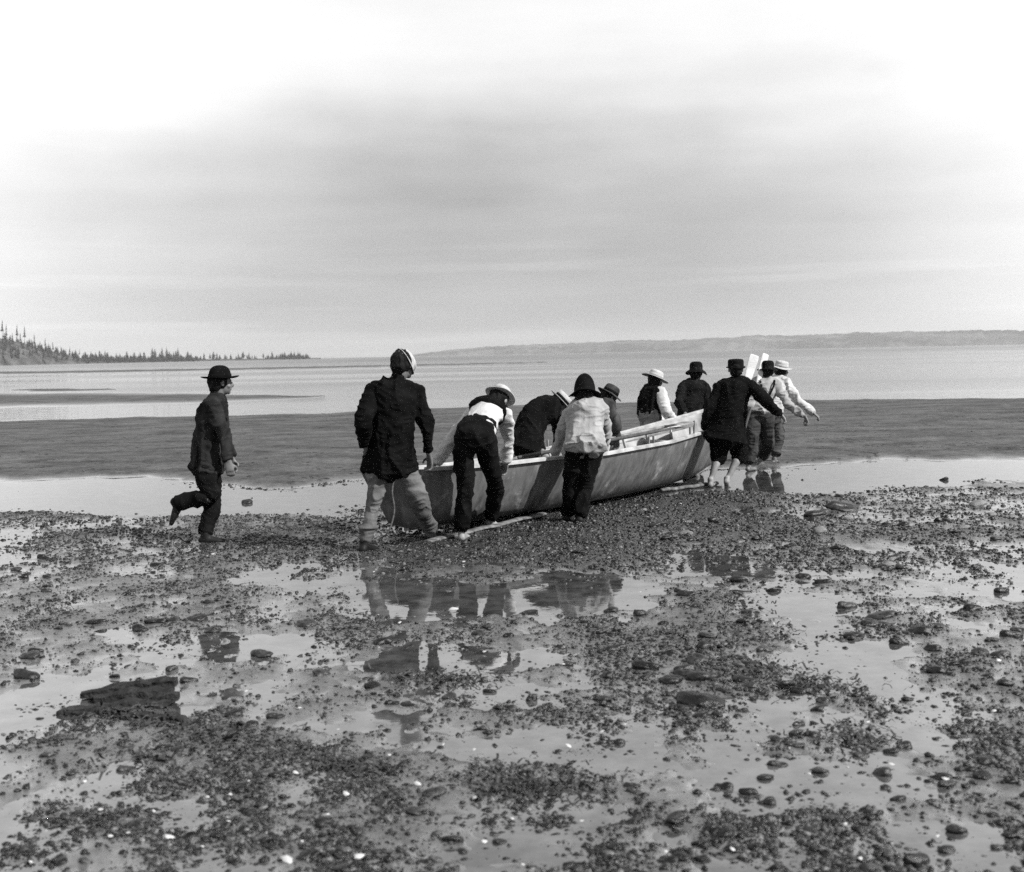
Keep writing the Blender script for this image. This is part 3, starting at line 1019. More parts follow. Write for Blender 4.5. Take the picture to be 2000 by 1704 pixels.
# ------------------------------------------------------------------ solid shapes
class Solid:
    """collects closed overlapping pieces; bake() fuses them into one skin"""

    def __init__(self):
        self.V, self.F = [], []

    def add(self, V, F):
        b0 = len(self.V)
        self.V += [tuple(v) for v in V]
        self.F += [tuple(i + b0 for i in f) for f in F]

    def ball(self, c, r, rot=None):
        V0, F0 = IC2 if max(r if hasattr(r, '__len__') else (r,)) < .04 else ICB
        r = Vector(r) if hasattr(r, '__len__') else Vector((r, r, r))
        Vs = []
        for v in V0:
            q = Vector((v[0] * r.x, v[1] * r.y, v[2] * r.z))
            if rot is not None:
                q = rot @ q
            Vs.append(c + q)
        self.add(Vs, F0.tolist())

    def tube(self, pts, rad, side=None, n=16, sub=4):
        """tapered tube of elliptic section through pts; rad: r or (half-width along side, half-depth)"""
        pts = [Vector(p) for p in pts]
        rad = [(q, q) if not hasattr(q, '__len__') else q for q in rad]
        # catmull-rom refinement
        PP, RR = [], []
        m_ = len(pts)
        for i in range(m_ - 1):
            p0, p1, p2, p3 = pts[max(i - 1, 0)], pts[i], pts[i + 1], pts[min(i + 2, m_ - 1)]
            for k in range(sub):
                q = k / sub
                PP.append(.5 * ((2 * p1) + (p2 - p0) * q + (2 * p0 - 5 * p1 + 4 * p2 - p3) * q * q + (3 * p1 - p0 - 3 * p2 + p3) * q ** 3))
                w = q
                RR.append((rad[i][0] * (1 - w) + rad[i + 1][0] * w, rad[i][1] * (1 - w) + rad[i + 1][1] * w))
        PP.append(pts[-1]); RR.append(rad[-1])
        V, F = [], []
        rings = 0

        def frame(tn):
            s = Vector(side) if side is not None else (Vector((1, 0, 0)) if abs(tn.x) < .8 else Vector((0, 1, 0)))
            s = s - tn * s.dot(tn)
            if s.length < 1e-4:
                s = tn.orthogonal()
            s.normalize()
            return s, tn.cross(s)

        def ring(c, s, d, a, b_):
            nonlocal rings
            for j in range(n):
                th = 2 * math.pi * j / n
                V.append(c + s * (a * math.cos(th)) + d * (b_ * math.sin(th)))
            rings += 1
        t0 = (PP[1] - PP[0]).normalized()
        s, d = frame(t0)
        a, b_ = RR[0]
        cap = min(a, b_) * .6
        V.append(PP[0] - t0 * cap)
        ring(PP[0] - t0 * cap * .7, s, d, a * .6, b_ * .6)
        for i, p in enumerate(PP):
            tn = (PP[min(i + 1, len(PP) - 1)] - PP[max(i - 1, 0)]).normalized()
            s, d = frame(tn)
            ring(p, s, d, *RR[i])
        a, b_ = RR[-1]
        cap = min(a, b_) * .6
        ring(PP[-1] + tn * cap * .7, s, d, a * .6, b_ * .6)
        V.append(PP[-1] + tn * cap)
        for j in range(n):
            F.append((0, 1 + (j + 1) % n, 1 + j))
        for i in range(rings - 1):
            for j in range(n):
                q = 1 + i * n
                F.append((q + j, q + (j + 1) % n, q + n + (j + 1) % n, q + n + j))
        q = 1 + (rings - 1) * n
        for j in range(n):
            F.append((q + j, q + (j + 1) % n, len(V) - 1))
        self.add(V, F)

    def bake(self, name, mat, parent, voxel=.011, smooth=3, folds=0.0, fscale=(9, 9, 4), seed=0, origin=Vector((0, 0, 0))):
        me = bpy.data.meshes.new(name + '_raw')
        me.from_pydata([tuple(Vector(v) - origin) for v in self.V], [], self.F)
        tmp = bpy.data.objects.new('raw', me)
        COL.objects.link(tmp)
        md = tmp.modifiers.new('r', 'REMESH')
        md.mode, md.voxel_size, md.adaptivity = 'VOXEL', voxel, 0.0
        if smooth:
            ms = tmp.modifiers.new('s', 'SMOOTH')
            ms.factor, ms.iterations = .5, smooth
        dg = bpy.context.evaluated_depsgraph_get()
        ev = tmp.evaluated_get(dg)
        new = bpy.data.meshes.new_from_object(ev)
        bpy.data.objects.remove(tmp)
        bpy.data.meshes.remove(me)
        new.name = name
        if folds:
            nv = len(new.vertices)
            co = np.empty(nv * 3); new.vertices.foreach_get('co', co); co = co.reshape(-1, 3)
            no = np.empty(nv * 3); new.vertex_normals.foreach_get('vector', no); no = no.reshape(-1, 3)
            q = co + np.array(origin) + seed * 3.7 + 50
            warp = noise3(q[:, 0] * 4, q[:, 1] * 4, q[:, 2] * 4) * 1.2
            f1 = noise3(q[:, 0] * fscale[0] + warp, q[:, 1] * fscale[1] + warp, q[:, 2] * fscale[2])
            f1 = np.clip(1 - 2 * np.abs(f1 - .5) * 1.3, 0, 1) ** 2
            f2 = noise3(q[:, 0] * 11 + warp * 2, q[:, 1] * 11, q[:, 2] * 26 + warp * 3)
            f2 = np.clip(1 - 2 * np.abs(f2 - .5) * 1.5, 0, 1) ** 2
            co = co + no * ((f1 - .45) * folds * 1.25 + (f2 - .4) * folds * .45)[:, None]
            new.vertices.foreach_set('co', co.ravel())
            new.update()
        new.polygons.foreach_set('use_smooth', np.ones(len(new.polygons), bool))
        o = link(name, new, mat, parent)
        if parent is None:
            o.location = origin
        return o


ICB = ico(3)


def lerp(a, b, f):
    return a + (b - a) * f


# ------------------------------------------------------------------ hats
def hat_mesh(crown_r, crown_h, dome, brim, droop=0.0, curl=0.0, wob=0.0, pinch=0.0, seed=0, oval=1.12):
    """lathe with a real brim thickness; local z up, origin on the head band"""
    prof = []
    for i in range(9):                      # crown from the top centre outwards
        f = i / 8
        if dome > 0:
            r = crown_r * math.sin(f * math.pi / 2) ** dome
            z = crown_h * (math.cos(f * math.pi / 2) ** (dome * .9))
        else:                               # flat topped
            r = crown_r * min(1, f * 1.35) * (.96 if f < .9 else 1)
            z = crown_h if f < .75 else crown_h * (1 - (f - .75) / .25)
        prof.append((r, z))
    for i in range(1, 6):
        f = i / 5
        prof.append((crown_r + brim * f, -droop * f ** 1.5 + curl * f ** 3))
    low = [(r, z - .006) for r, z in prof[:8:-1]] + [(crown_r * .97, -.006), (crown_r * .9, .03), (0, crown_h * .8)]
    prof = prof + low
    n = 40
    V, F = [], []
    for (r, z) in prof:
        for j in range(n):
            a = 2 * math.pi * j / n
            w = 0
            if r > crown_r * 1.02:
                f = (r - crown_r) / max(brim, 1e-3)
                w = wob * f * (math.sin(2 * a + seed) + .6 * math.sin(3 * a + 2 * seed))
            zz_ = z + w
            if pinch and z > crown_h * .5:
                zz_ -= pinch * math.exp(-(math.cos(a) * r / (crown_r * .35)) ** 2) * (1 if r < crown_r * .8 else .3)
            V.append((r * math.cos(a), r * math.sin(a) * oval, zz_))
    for i in range(len(prof) - 1):
        for j in range(n):
            F.append((i * n + j, i * n + (j + 1) % n, (i + 1) * n + (j + 1) % n, (i + 1) * n + j))
    return npmesh('hat', V, np.array(F)[:, ::-1])


def band_mesh(r, h, oval=1.12):
    n = 40
    V, F = [], []
    for (rr, z) in ((r * 1.01 + .001, .004), (r * 1.01 + .003, .006), (r * .995 + .003, h), (r * .985 + .0, h + .002)):
        for j in range(n):
            a = 2 * math.pi * j / n
            V.append((rr * math.cos(a), rr * math.sin(a) * oval, z))
    for i in range(3):
        for j in range(n):
            F.append((i * n + j, i * n + (j + 1) % n, (i + 1) * n + (j + 1) % n, (i + 1) * n + j))
    return npmesh('hat_band', V, F)


# ------------------------------------------------------------------ people
def hand(S, wrist, d, palm_n, right, curl=.6, s=1.0):
    """palm, four bent fingers and a thumb; d points along the hand, palm_n out of the palm"""
    d = d.normalized()
    palm_n = (palm_n - d * palm_n.dot(d))
    palm_n = palm_n.normalized() if palm_n.length > 1e-3 else d.orthogonal()
    across = d.cross(palm_n) * (1 if right else -1)        # towards the thumb
    S.tube([wrist - d * .02, wrist + d * .035 * s, wrist + d * .085 * s], [(.027 * s, .021 * s), (.038 * s, .018 * s), (.041 * s, .015 * s)], side=across, n=12, sub=2)
    for i, (o_, ln) in enumerate(((.031, .070), (.011, .079), (-.010, .073), (-.030, .058))):
        p = wrist + d * .085 * s + across * o_ * s
        pts = [p - d * .02]
        ang = curl * .5
        q = p
        for k, seg in enumerate((.45, .32, .23)):
            dd = d * math.cos(ang) + palm_n * math.sin(ang)
            q = q + dd * ln * seg * s
            pts.append(q)
            ang += curl * (.9 + .06 * i)
        S.tube(pts, [.0095 * s, .0095 * s, .0088 * s, .0078 * s], n=8, sub=2)
    p = wrist + d * .03 * s + across * .03 * s
    t1 = p + (d * .6 + across * .6 + palm_n * .35) * .042 * s
    t2 = t1 + (d * .85 + across * .1 + palm_n * .5) * .034 * s
    S.tube([p - across * .015, t1, t2], [.013 * s, .0115 * s, .009 * s], n=8, sub=2)


def foot(S, ankle, ang, bare=True, lift=0.0, s=1.0):
    """ang: heading in degrees clockwise from straight ahead; lift: heel raised (degrees)"""
    a = R(ang)
    f = Vector((math.sin(a), math.cos(a), 0))
    sd = Vector((math.cos(a), -math.sin(a), 0))
    dn = Vector((0, 0, -1))
    l = R(lift)
    fd = f * math.cos(l) + dn * math.sin(l)
    dd = dn * math.cos(l) - f * math.sin(l)
    g = 0 if bare else .006
    heel = ankle + dd * .045 * s - fd * .045 * s
    S.tube([heel, ankle + dd * .045 * s + fd * .03 * s, ankle + dd * .055 * s + fd * .115 * s, ankle + dd * .063 * s + fd * .175 * s],
           [(.031 + g, .030 + g), (.034 + g, .036 + g), (.043 + g, .022 + g), (.034 + g, .013 + g)], side=sd, n=14, sub=3)
    S.tube([ankle + Vector((0, 0, .03)), ankle + dd * .03], [.036 + g, .038 + g], n=12, sub=2)
    if bare:
        for i, o_ in enumerate((-.026, -.012, .002, .015, .027)):
            S.tube([ankle + dd * .064 * s + fd * .165 * s + sd * o_, ankle + dd * .068 * s + fd * (.205 - .004 * abs(i - 1)) * s + sd * o_ * 1.1], [.0095, .008], n=8, sub=2)


PEOPLE = {}


def person(key, c):
    rg = random.Random(key)
    s = c.get('s', 1.0)
    pel, mid, neck = c['pel'], c['mid'], c['neck']
    shL, shR = c['shL'], c['shR']
    side = (shR - shL).normalized()
    hipside = c.get('hipside', side)
    hipL, hipR = pel - hipside * .085 * s - Vector((0, 0, .02)), pel + hipside * .085 * s - Vector((0, 0, .02))
    org = Vector((pel.x, pel.y, 0))
    # ---- body: one skin
    S = Solid()
    B = .86 * s
    S.tube([pel - (mid - pel) * .15, pel, mid, lerp(mid, neck, .6), lerp(mid, neck, .93)],
           [(.14 * B, .11 * B), (.165 * B, .125 * B), (.14 * B, .11 * B), (.165 * B, .12 * B), (.10 * B, .075 * B)], side=side)
    S.tube([shL, lerp(shL, shR, .5) + (neck - lerp(shL, shR, .5)) * .35, shR], [.052 * B, .075 * B, .052 * B], n=12)
    hd = c['head']
    yaw, pit, rol = R(c['yaw']), R(c.get('pitch', 0)), R(c.get('roll', 0))
    HR = Matrix.Rotation(-yaw, 3, 'Z') @ Matrix.Rotation(-pit, 3, 'X') @ Matrix.Rotation(rol, 3, 'Y')   # local +Y = gaze

    def hp(x_, y_, z_):
        return hd + HR @ Vector((x_, y_, z_)) * s
    S.tube([lerp(mid, neck, .86), neck, hp(0, -.02, -.07), hp(0, -.015, -.02)], [.062 * s, .056 * s, .055 * s, .055 * s], n=14)
    S.ball(hp(0, -.012, .03), Vector((.076, .095, .090)) * s, HR)
    S.ball(hp(0, .022, -.035), Vector((.060, .068, .078)) * s, HR)
    S.ball(hp(0, .062, -.088), Vector((.026, .022, .020)) * s, HR)                 # chin
    S.tube([hp(0, .082, .012), hp(0, .108, -.025), hp(0, .094, -.035)], [.009 * s, .014 * s, .014 * s], n=8, sub=2)
    S.ball(hp(0, .082, -.060), Vector((.026, .012, .010)) * s, HR)                 # mouth
    for q in (-1, 1):
        S.ball(hp(.030 * q, .078, .022), Vector((.020, .012, .008)) * s, HR)       # brow
        S.ball(hp(.030 * q, .077, .004), Vector((.012, .008, .008)) * s, HR)       # eyelid
        S.ball(hp(.045 * q, .055, -.03), Vector((.022, .022, .022)) * s, HR)       # cheek
        S.ball(hp(.079 * q, -.005, -.005), Vector((.010, .020, .032)) * s, HR)     # ear
    arms = []
    for q, sh in (('L', shL), ('R', shR)):
        el, wr = c['el' + q], c['wr' + q]
        arms.append((q, sh, el, wr))
        S.tube([sh, lerp(sh, el, .5), el, lerp(el, wr, .35), wr], [.050 * B, .047 * B, .040 * B, .040 * B, .028 * B], n=12)
        d = (wr - el).normalized()
        hdv = c.get('hd' + q, d)
        hand(S, wr, hdv.normalized(), c.get('pn' + q, Vector((0, 0, -1)) - side * (.6 if q == 'R' else -.6)), q == 'R', c.get('curl', .65), s)
    for q, hip in (('L', hipL), ('R', hipR)):
        kn, an = c['kn' + q], c['an' + q]
        cf = c.get('calf', Vector((0, -.012, 0)))
        S.tube([hip, lerp(hip, kn, .45), kn, lerp(kn, an, .30) + cf, lerp(kn, an, .8), an], [.082 * B, .075 * B, .054 * B, .058 * B, .037 * B, .036 * B], n=14)
        if c.get('bare', True):
            foot(S, an, c.get('ft' + q, c['yaw']), True, c.get('lift' + q, 0), s)
    body = S.bake('person', M[c.get('skin', 'skin')], None, voxel=.0075, smooth=2, origin=org)
    tag(body, c['label'], 'person')

    def child(So, name, mat, **kw):
        o = So.bake(name, M[mat], body, origin=org, **kw)
        return o

    # ---- trousers
    T = Solid()
    tw = c.get('trw', 1.0)
    waist = lerp(pel, mid, c.get('waist', .55))
    T.tube([pel - (mid - pel) * .25, pel, waist], [(.15 * s, .135 * s), (.178 * s, .142 * s), (.155 * s, .122 * s)], side=hipside)
    for q, hip in (('L', hipL), ('R', hipR)):
        kn, an = c['kn' + q], c['an' + q]
        cuf = c.get('cuff' + q, c.get('cuff', .93))
        end = lerp(kn, an, cuf) if cuf > .05 else lerp(hip, kn, .9 + cuf)
        if cuf > .3:
            T.tube([hip + Vector((0, 0, .03)), lerp(hip, kn, .5), kn, lerp(kn, end, .5), end], [.108 * s * tw, .098 * s * tw, .082 * s * tw, .075 * s * tw, .072 * s * tw], n=18)
        else:
            T.tube([hip + Vector((0, 0, .03)), lerp(hip, kn, .5), kn, lerp(kn, an, max(cuf, .04))], [.112 * s * tw, .110 * s * tw, .095 * s * tw, .074 * s * tw], n=18)
    child(T, c.get('trname', 'trousers'), c['tr'], voxel=.0085, smooth=4, folds=c.get('trfold', .018), fscale=(8, 8, 5), seed=rg.random() * 9)
    if not c.get('bare', True):
        H = Solid()
        for q in 'LR':
            Sf = Solid()
            foot(Sf, c['an' + q] + Vector((0, 0, .002)), c.get('ft' + q, c['yaw']), False, c.get('lift' + q, 0), s * 1.04)
            child(Sf, 'shoe', 'shoe', voxel=.009, smooth=2)

    # ---- shirt or jacket
    J = Solid()
    jw = c.get('jw', 1.0)
    hem = c.get('hem', .12)
    flare = c.get('flare', 1.0)
    down = c.get('hemdir', (pel - mid).normalized())
    pts = [pel + down * hem, pel, mid, lerp(mid, neck, .55), lerp(mid, neck, .88), neck]
    rad = [(.205 * s * jw * flare, .165 * s * jw * flare), (.195 * s * jw, .155 * s * jw), (.175 * s * jw, .14 * s * jw), (.19 * s * jw, .145 * s * jw), (.15 * s * jw, .105 * s * jw), (.068 * s, .066 * s)]
    if hem <= 0:
        pts, rad = [lerp(pel, mid, -hem)] + pts[2:], rad[1:2] + rad[2:]
    if c.get('high'):
        pts, rad = [lerp(mid, neck, c['high'])] + pts[3:], [(.185 * s, .14 * s)] + rad[3:]
    J.tube(pts, rad, side=side, n=22)
    mn = lerp(shL, shR, .5)
    if c.get('slmat'):
        J.tube([lerp(shL, shR, .13), lerp(shL, mn, .5) + (neck - mn) * .25, mn + (neck - mn) * .5, lerp(shR, mn, .5) + (neck - mn) * .25, lerp(shL, shR, .87)],
               [.078 * s, .086 * s, .088 * s, .086 * s, .078 * s], n=14)
    else:
      J.tube([shL - (shL - shR).normalized() * -.0, lerp(shL, mn, .5) + (neck - mn) * .2, mn + (neck - mn) * .45, lerp(shR, mn, .5) + (neck - mn) * .2, shR],
           [.068 * s * jw, .085 * s * jw, .085 * s * jw, .085 * s * jw, .068 * s * jw], n=14)
    sw = c.get('sw', 1.0)
    slv = c.get('sleeve', .92)
    SL = J if not c.get('slmat') else Solid()
    for q, sh, el, wr in arms:
        SL.tube([sh, lerp(sh, el, .5), el, lerp(el, wr, .5), lerp(el, wr, slv)], [.070 * s * sw, .066 * s * sw, .059 * s * sw, .053 * s * sw, .047 * s * sw], n=16)
    if c.get('collar'):
        nk = lerp(neck, hp(0, -.02, -.07), .45)
        J.tube([lerp(mid, neck, .93), neck, nk], [(.095 * s, .088 * s), (.074 * s, .074 * s), (.068 * s, .068 * s)], side=side, n=16)
    child(J, c.get('topname', 'jacket'), c['top'], voxel=.0085, smooth=4, folds=c.get('fold', .02), fscale=c.get('fsc', (8, 8, 3.2)), seed=rg.random() * 9)
    if c.get('slmat'):
        # shirt under a waistcoat: sleeves and the bit of back that shows
        SL.tube([lerp(pel, mid, .30), mid, lerp(mid, neck, .6)], [(.165 * s, .128 * s), (.148 * s, .112 * s), (.155 * s, .105 * s)], side=side, n=20)
        SL.tube([shL, lerp(shL, shR, .5), shR], [.056 * s, .050 * s, .056 * s], n=12)
        child(SL, 'shirt', c['slmat'], voxel=.0085, smooth=4, folds=.018, fscale=(9, 9, 5), seed=rg.random() * 9)
    if c.get('braces'):
        Bq = Solid()
        dep = side.cross((neck - pel).normalized()).normalized()
        if dep.y > 0:
            dep = -dep
        for q in (-1, 1):
            Bq.tube([waist + side * .05 * q * s + dep * .135 * s, mid + side * .06 * q * s + dep * .150 * s, lerp(mid, neck, .6) + side * .085 * q * s + dep * .150 * s, lerp(mid, neck, .93) + side * .10 * q * s + dep * .09 * s],
                    [(.016, .006)] * 4, side=side, n=10)
        child(Bq, 'braces', 'black', voxel=.006, smooth=1)

    # ---- hair and hat
    Hs = Solid()
    Hs.ball(hp(0, -.026, .022), Vector((.084, .094, .098)) * s, HR)
    Hs.ball(hp(0, -.052, -.02), Vector((.074, .062, .075)) * s * c.get('hair', 1.0), HR)
    child(Hs, 'hair', c.get('hairmat', 'hair'), voxel=.009, smooth=2, folds=.012, fscale=(26, 26, 10), seed=rg.random() * 9)
    if c.get('hat'):
        hk = dict(c['hat'])
        hm = hk.pop('mat')
        bm_ = hk.pop('band', None)
        bh_ = hk.pop('band_h', .035)
        zo = hk.pop('z', .05)
        fo = hk.pop('fwd', 0.0)
        hpit, hrol, hyaw = R(hk.pop('tilt', 0)), R(hk.pop('lean', 0)), R(hk.pop('turn', 0))
        hat = link('hat', hat_mesh(seed=rg.random() * 6, **hk), M[hm], body)
        HM = HR @ Matrix.Rotation(hyaw, 3, 'Z') @ Matrix.Rotation(-hpit, 3, 'X') @ Matrix.Rotation(hrol, 3, 'Y')
        mw = (HM * s).to_4x4()
        mw.translation = hp(0, fo - .01, zo) - org
        hat.matrix_local = mw
        if bm_:
            link('hat_band', band_mesh(hk['crown_r'], bh_), M[bm_], hat)
    PEOPLE[key] = body
    return body


def rig(D, **k):
    """turn plate coordinates into joints. Torso points carry their own depth offset; limbs follow by bone length"""
    s = k.get('s', 1.0)
    c = dict(k)
    for nm in ('pel', 'mid', 'neck', 'head', 'shL', 'shR'):
        px, py, dz = k[nm]
        c[nm] = P(px, py, D + dz)
    for q in 'LR':
        ex, ey, sg = k['el' + q]
        wx, wy, sg2 = k['wr' + q]
        c['el' + q] = reach(c['sh' + q], ex, ey, .29 * s, sg)
        c['wr' + q] = reach(c['el' + q], wx, wy, .25 * s, sg2)
        a = k['an' + q]
        if len(a) == 2:
            c['an' + q] = G(a[0], a[1], .0) + Vector((0, 0, .075 * s))
        elif len(a) == 3:                   # off the ground, at its own depth
            c['an' + q] = P(a[0], a[1], D + a[2])
        kx, ky, sk = k['kn' + q]
        if isinstance(sk, float):
            c['kn' + q] = P(kx, ky, D + sk)
        else:
            c['kn' + q] = reach(c['an' + q], kx, ky, .41 * s, sk)
    return c


# 1 the man walking alone at the left
person('walker', rig(11.0, s=.98, pel=(405, 905, 0), mid=(408, 842, 0), neck=(424, 772, 0), head=(432, 748, 0), shL=(428, 785, .16), shR=(412, 788, -.16),
    elL=(440, 845, 1), wrL=(452, 895, 1), elR=(436, 848, -1), wrR=(446, 902, 1), anL=(402, 1062), knL=(416, 985, -.02), anR=(340, 984, -.10), knR=(412, 970, -.12),
    yaw=66, ftL=80, ftR=-100, liftR=60, hem=.05, flare=1.10, jw=.92, hemdir=Vector((-.12, 0, -1)).normalized(), collar=True, bare=False, top='tweed', tr='dark', trw=.95, topname='jacket',
    hat=dict(mat='felt', band='black', crown_r=.090, crown_h=.115, dome=.8, brim=.062, droop=.0, curl=.012, wob=.004, z=.045),
    label='man in dark jacket and round felt hat walking alone, one shin raised behind'))

# 2 the man in the dark coat at the stern
person('sternman', rig(10.2, s=1.03, pel=(762, 880, .05), mid=(764, 812, 0), neck=(776, 742, .02), head=(789, 712, .04), shL=(731, 764, -.02), shR=(812, 764, .08),
    elL=(711, 822, -1), wrL=(716, 872, 1), elR=(832, 832, 1), wrR=(838, 888, 1), anL=(712, 1080), knL=(728, 992, .0), anR=(842, 1056), knR=(822, 985, .12),
    yaw=38, pitch=8, ftL=20, ftR=50, hem=.16, flare=1.06, jw=1.05, sw=1.05, collar=True, fold=.026, bare=False, top='black', tr='canvas', trw=.84, trfold=.024, hair=1.05, cuff=.92,
    hipside=Vector((.98, .2, 0)),
    hat=dict(mat='straw', crown_r=.088, crown_h=.06, dome=.7, brim=.022, droop=.006, wob=.002, z=.03, fwd=.035, tilt=50, lean=24),
    label='man in long black coat and pale canvas trousers bracing at the stern'))

# 3 bending at the near quarter
person('bender', rig(10.65, s=1.0, pel=(926, 853, .0), mid=(942, 818, .24), neck=(962, 792, .50), head=(974, 783, .62), shL=(926, 805, .42), shR=(985, 806, .42),
    elL=(884, 858, 1), wrL=(848, 908, 1), elR=(994, 856, 1), wrR=(988, 902, 1), anL=(903, 1056), knL=(907, 955, .05), anR=(962, 1030), knR=(967, 945, .25),
    yaw=30, pitch=45, ftL=10, ftR=75, liftR=20, waist=.7, trw=.93, hem=-.62, high=.48, topname='waistcoat', top='black', slmat='white', tr='dark', skin='skin_pale', hair=1.0,
    cuff=.88, hipside=Vector((1, .1, 0)), braces=False,
    hat=dict(mat='straw', band='black', crown_r=.086, crown_h=.085, dome=.45, brim=.055, wob=.006, z=.055, tilt=-8),
    label='man in white shirt and black waistcoat bending low over the near gunwale, straw hat on'))

# 4 stooping on the far side, boater hat
person('stooper', rig(13.2, s=1.0, pel=(1032, 845, .0), mid=(1046, 812, .12), neck=(1084, 792, .30), head=(1091, 791, .36), shL=(1084, 800, .46), shR=(1072, 806, .10),
    elL=(1090, 850, 1), wrL=(1086, 890, -1), elR=(1040, 848, -1), wrR=(1058, 880, -1), anL=(1055, 975), knL=(1052, 915, .1), anR=(1030, 980), knR=(1030, 918, .0),
    yaw=84, pitch=48, hem=.16, flare=1.2, jw=1.06, hemdir=Vector((-.35, -.1, -1)).normalized(), collar=True, top='black', tr='midgrey', bare=True,
    hat=dict(mat='straw', band='felt', crown_r=.088, crown_h=.08, dome=0, brim=.055, z=.055),
    label='man in black coat and flat straw boater stooping beyond the hull'))

# 5 light grey shirt, tall hat
person('greyshirt', rig(11.75, s=1.0, pel=(1140, 872, .0), mid=(1141, 832, .10), neck=(1143, 783, .22), head=(1142, 770, .27), shL=(1118, 800, .33), shR=(1173, 797, .16),
    elL=(1097, 848, 1), wrL=(1083, 887, 1), elR=(1182, 842, 1), wrR=(1174, 880, 1), anL=(1108, 1018), knL=(1116, 955, .08), anR=(1132, 1022), knR=(1142, 958, .05),
    yaw=5, pitch=18, hem=.03, flare=1.08, jw=1.08, sw=1.0, fold=.024, topname='shirt', top='pale', tr='dark', trw=1.0, bare=False, hair=1.28, waist=.3, cuff=.95, hipside=Vector((1, .05, 0)),
    hat=dict(mat='felt', crown_r=.106, crown_h=.20, dome=.98, brim=.052, droop=.016, wob=.016, z=.005),
    label='man in light grey shirt and tall black felt hat seen square from behind'))

# 6 beyond him on the far side
person('striped', rig(14.3, s=1.0, pel=(1160, 842, .0), mid=(1168, 815, .1), neck=(1184, 786, .2), head=(1190, 776, .26), shL=(1186, 800, .34), shR=(1190, 796, .02),
    elL=(1200, 840, 1), wrL=(1196, 872, -1), elR=(1203, 830, -1), wrR=(1204, 858, 1), anL=(1180, 960), knL=(1178, 905, .1), anR=(1160, 965), knR=(1160, 905, .0),
    yaw=62, pitch=30, hem=.05, topname='shirt', top='grey', tr='dark', bare=True,
    hat=dict(mat='feltgrey', band='felt', crown_r=.086, crown_h=.10, dome=.5, brim=.058, droop=.018, wob=.012, z=.05, lean=8),
    label='man in grey work shirt and drooping hat, mostly hidden past the tall hat'))

# 7 straw hat and white sleeves
person('strawhat', rig(16.0, s=1.0, pel=(1270, 812, .0), mid=(1269, 784, .04), neck=(1277, 756, .1), head=(1281, 744, .13), shL=(1262, 764, .18), shR=(1289, 765, -.02),
    elL=(1270, 800, 1), wrL=(1295, 828, -1), elR=(1301, 800, -1), wrR=(1322, 824, 1), anL=(1278, 930), knL=(1276, 875, .1), anR=(1264, 930), knR=(1264, 875, .0),
    yaw=40, pitch=8, hem=-.2, topname='waistcoat', top='black', slmat='white', tr='denim', trw=1.02, bare=True, waist=.75, sw=1.08,
    hat=dict(mat='straw', band='straw', crown_r=.09, crown_h=.09, dome=.5, brim=.085, droop=.015, wob=.006, z=.05, lean=12, tilt=10),
    label='man in broad straw hat, black waistcoat and white sleeves, pale trousers'))

# 8 dark coat beyond the bow
person('farcoat', rig(17.0, s=1.02, pel=(1352, 806, .0), mid=(1352, 775, .02), neck=(1356, 744, .05), head=(1360, 728, .07), shL=(1335, 755, .0), shR=(1376, 753, .10),
    elL=(1326, 786, -1), wrL=(1337, 808, -1), elR=(1383, 790, -1), wrR=(1378, 822, -1), anL=(1345, 920), knL=(1346, 868, .0), anR=(1362, 920), knR=(1362, 868, .08),
    yaw=25, hem=.12, jw=1.0, collar=True, top='char', tr='dark', bare=True,
    hat=dict(mat='felt', crown_r=.088, crown_h=.11, dome=.55, brim=.055, droop=.04, wob=.024, z=.04),
    label='man in dark coat and slouched black hat beyond the bow'))

# 9 long coat and breeches at the near bow
person('longcoat', rig(14.7, s=1.03, pel=(1420, 828, .0), mid=(1428, 782, .02), neck=(1438, 741, .05), head=(1437, 722, .06), shL=(1406, 757, .02), shR=(1463, 752, .02),
    elL=(1385, 800, -1), wrL=(1378, 838, 1), elR=(1496, 783, -1), wrR=(1524, 808, 1), anL=(1388, 952), knL=(1402, 892, .0), anR=(1420, 950), knR=(1444, 888, .06),
    yaw=8, ftL=15, ftR=20, liftR=35, hem=.20, flare=1.14, jw=1.08, sw=1.1, collar=True, top='black', tr='black', trname='breeches', trw=1.02, cuffL=.2, cuffR=.2, bare=True, skin='skin_pale', curl=.9,
    hipside=Vector((1, .05, 0)), hdR=Vector((.6, .1, -.8)),
    hat=dict(mat='felt', crown_r=.092, crown_h=.085, dome=.3, brim=.02, droop=.008, wob=.004, z=.035, tilt=-4),
    label='man in long black coat and knee breeches, barefoot, arm flung out, at the bow'))

# 10 pale shirt and braces
person('paleshirt', rig(16.4, s=1.02, pel=(1481, 808, .0), mid=(1484, 778, .03), neck=(1494, 742, .08), head=(1499, 726, .1), shL=(1474, 752, .0), shR=(1512, 751, .06),
    elL=(1462, 790, -1), wrL=(1446, 818, 1), elR=(1541, 789, -1), wrR=(1573, 815, 1), anL=(1462, 921), knL=(1468, 868, .0), anR=(1488, 908), knR=(1500, 862, .10),
    yaw=25, ftL=35, ftR=40, liftR=50, hem=-.1, topname='shirt', top='pale', tr='grey', trw=1.12, bare=True, braces=True, cuff=.8, waist=.5, sw=1.02, hipside=Vector((1, .1, 0)), curl=1.5, fold=.03,
    hdR=Vector((.35, 0, -.9)),
    hat=dict(mat='felt', crown_r=.088, crown_h=.10, dome=.5, brim=.045, droop=.02, wob=.012, z=.045),
    label='man in pale shirt with braces and black hat leaning out, fist low'))

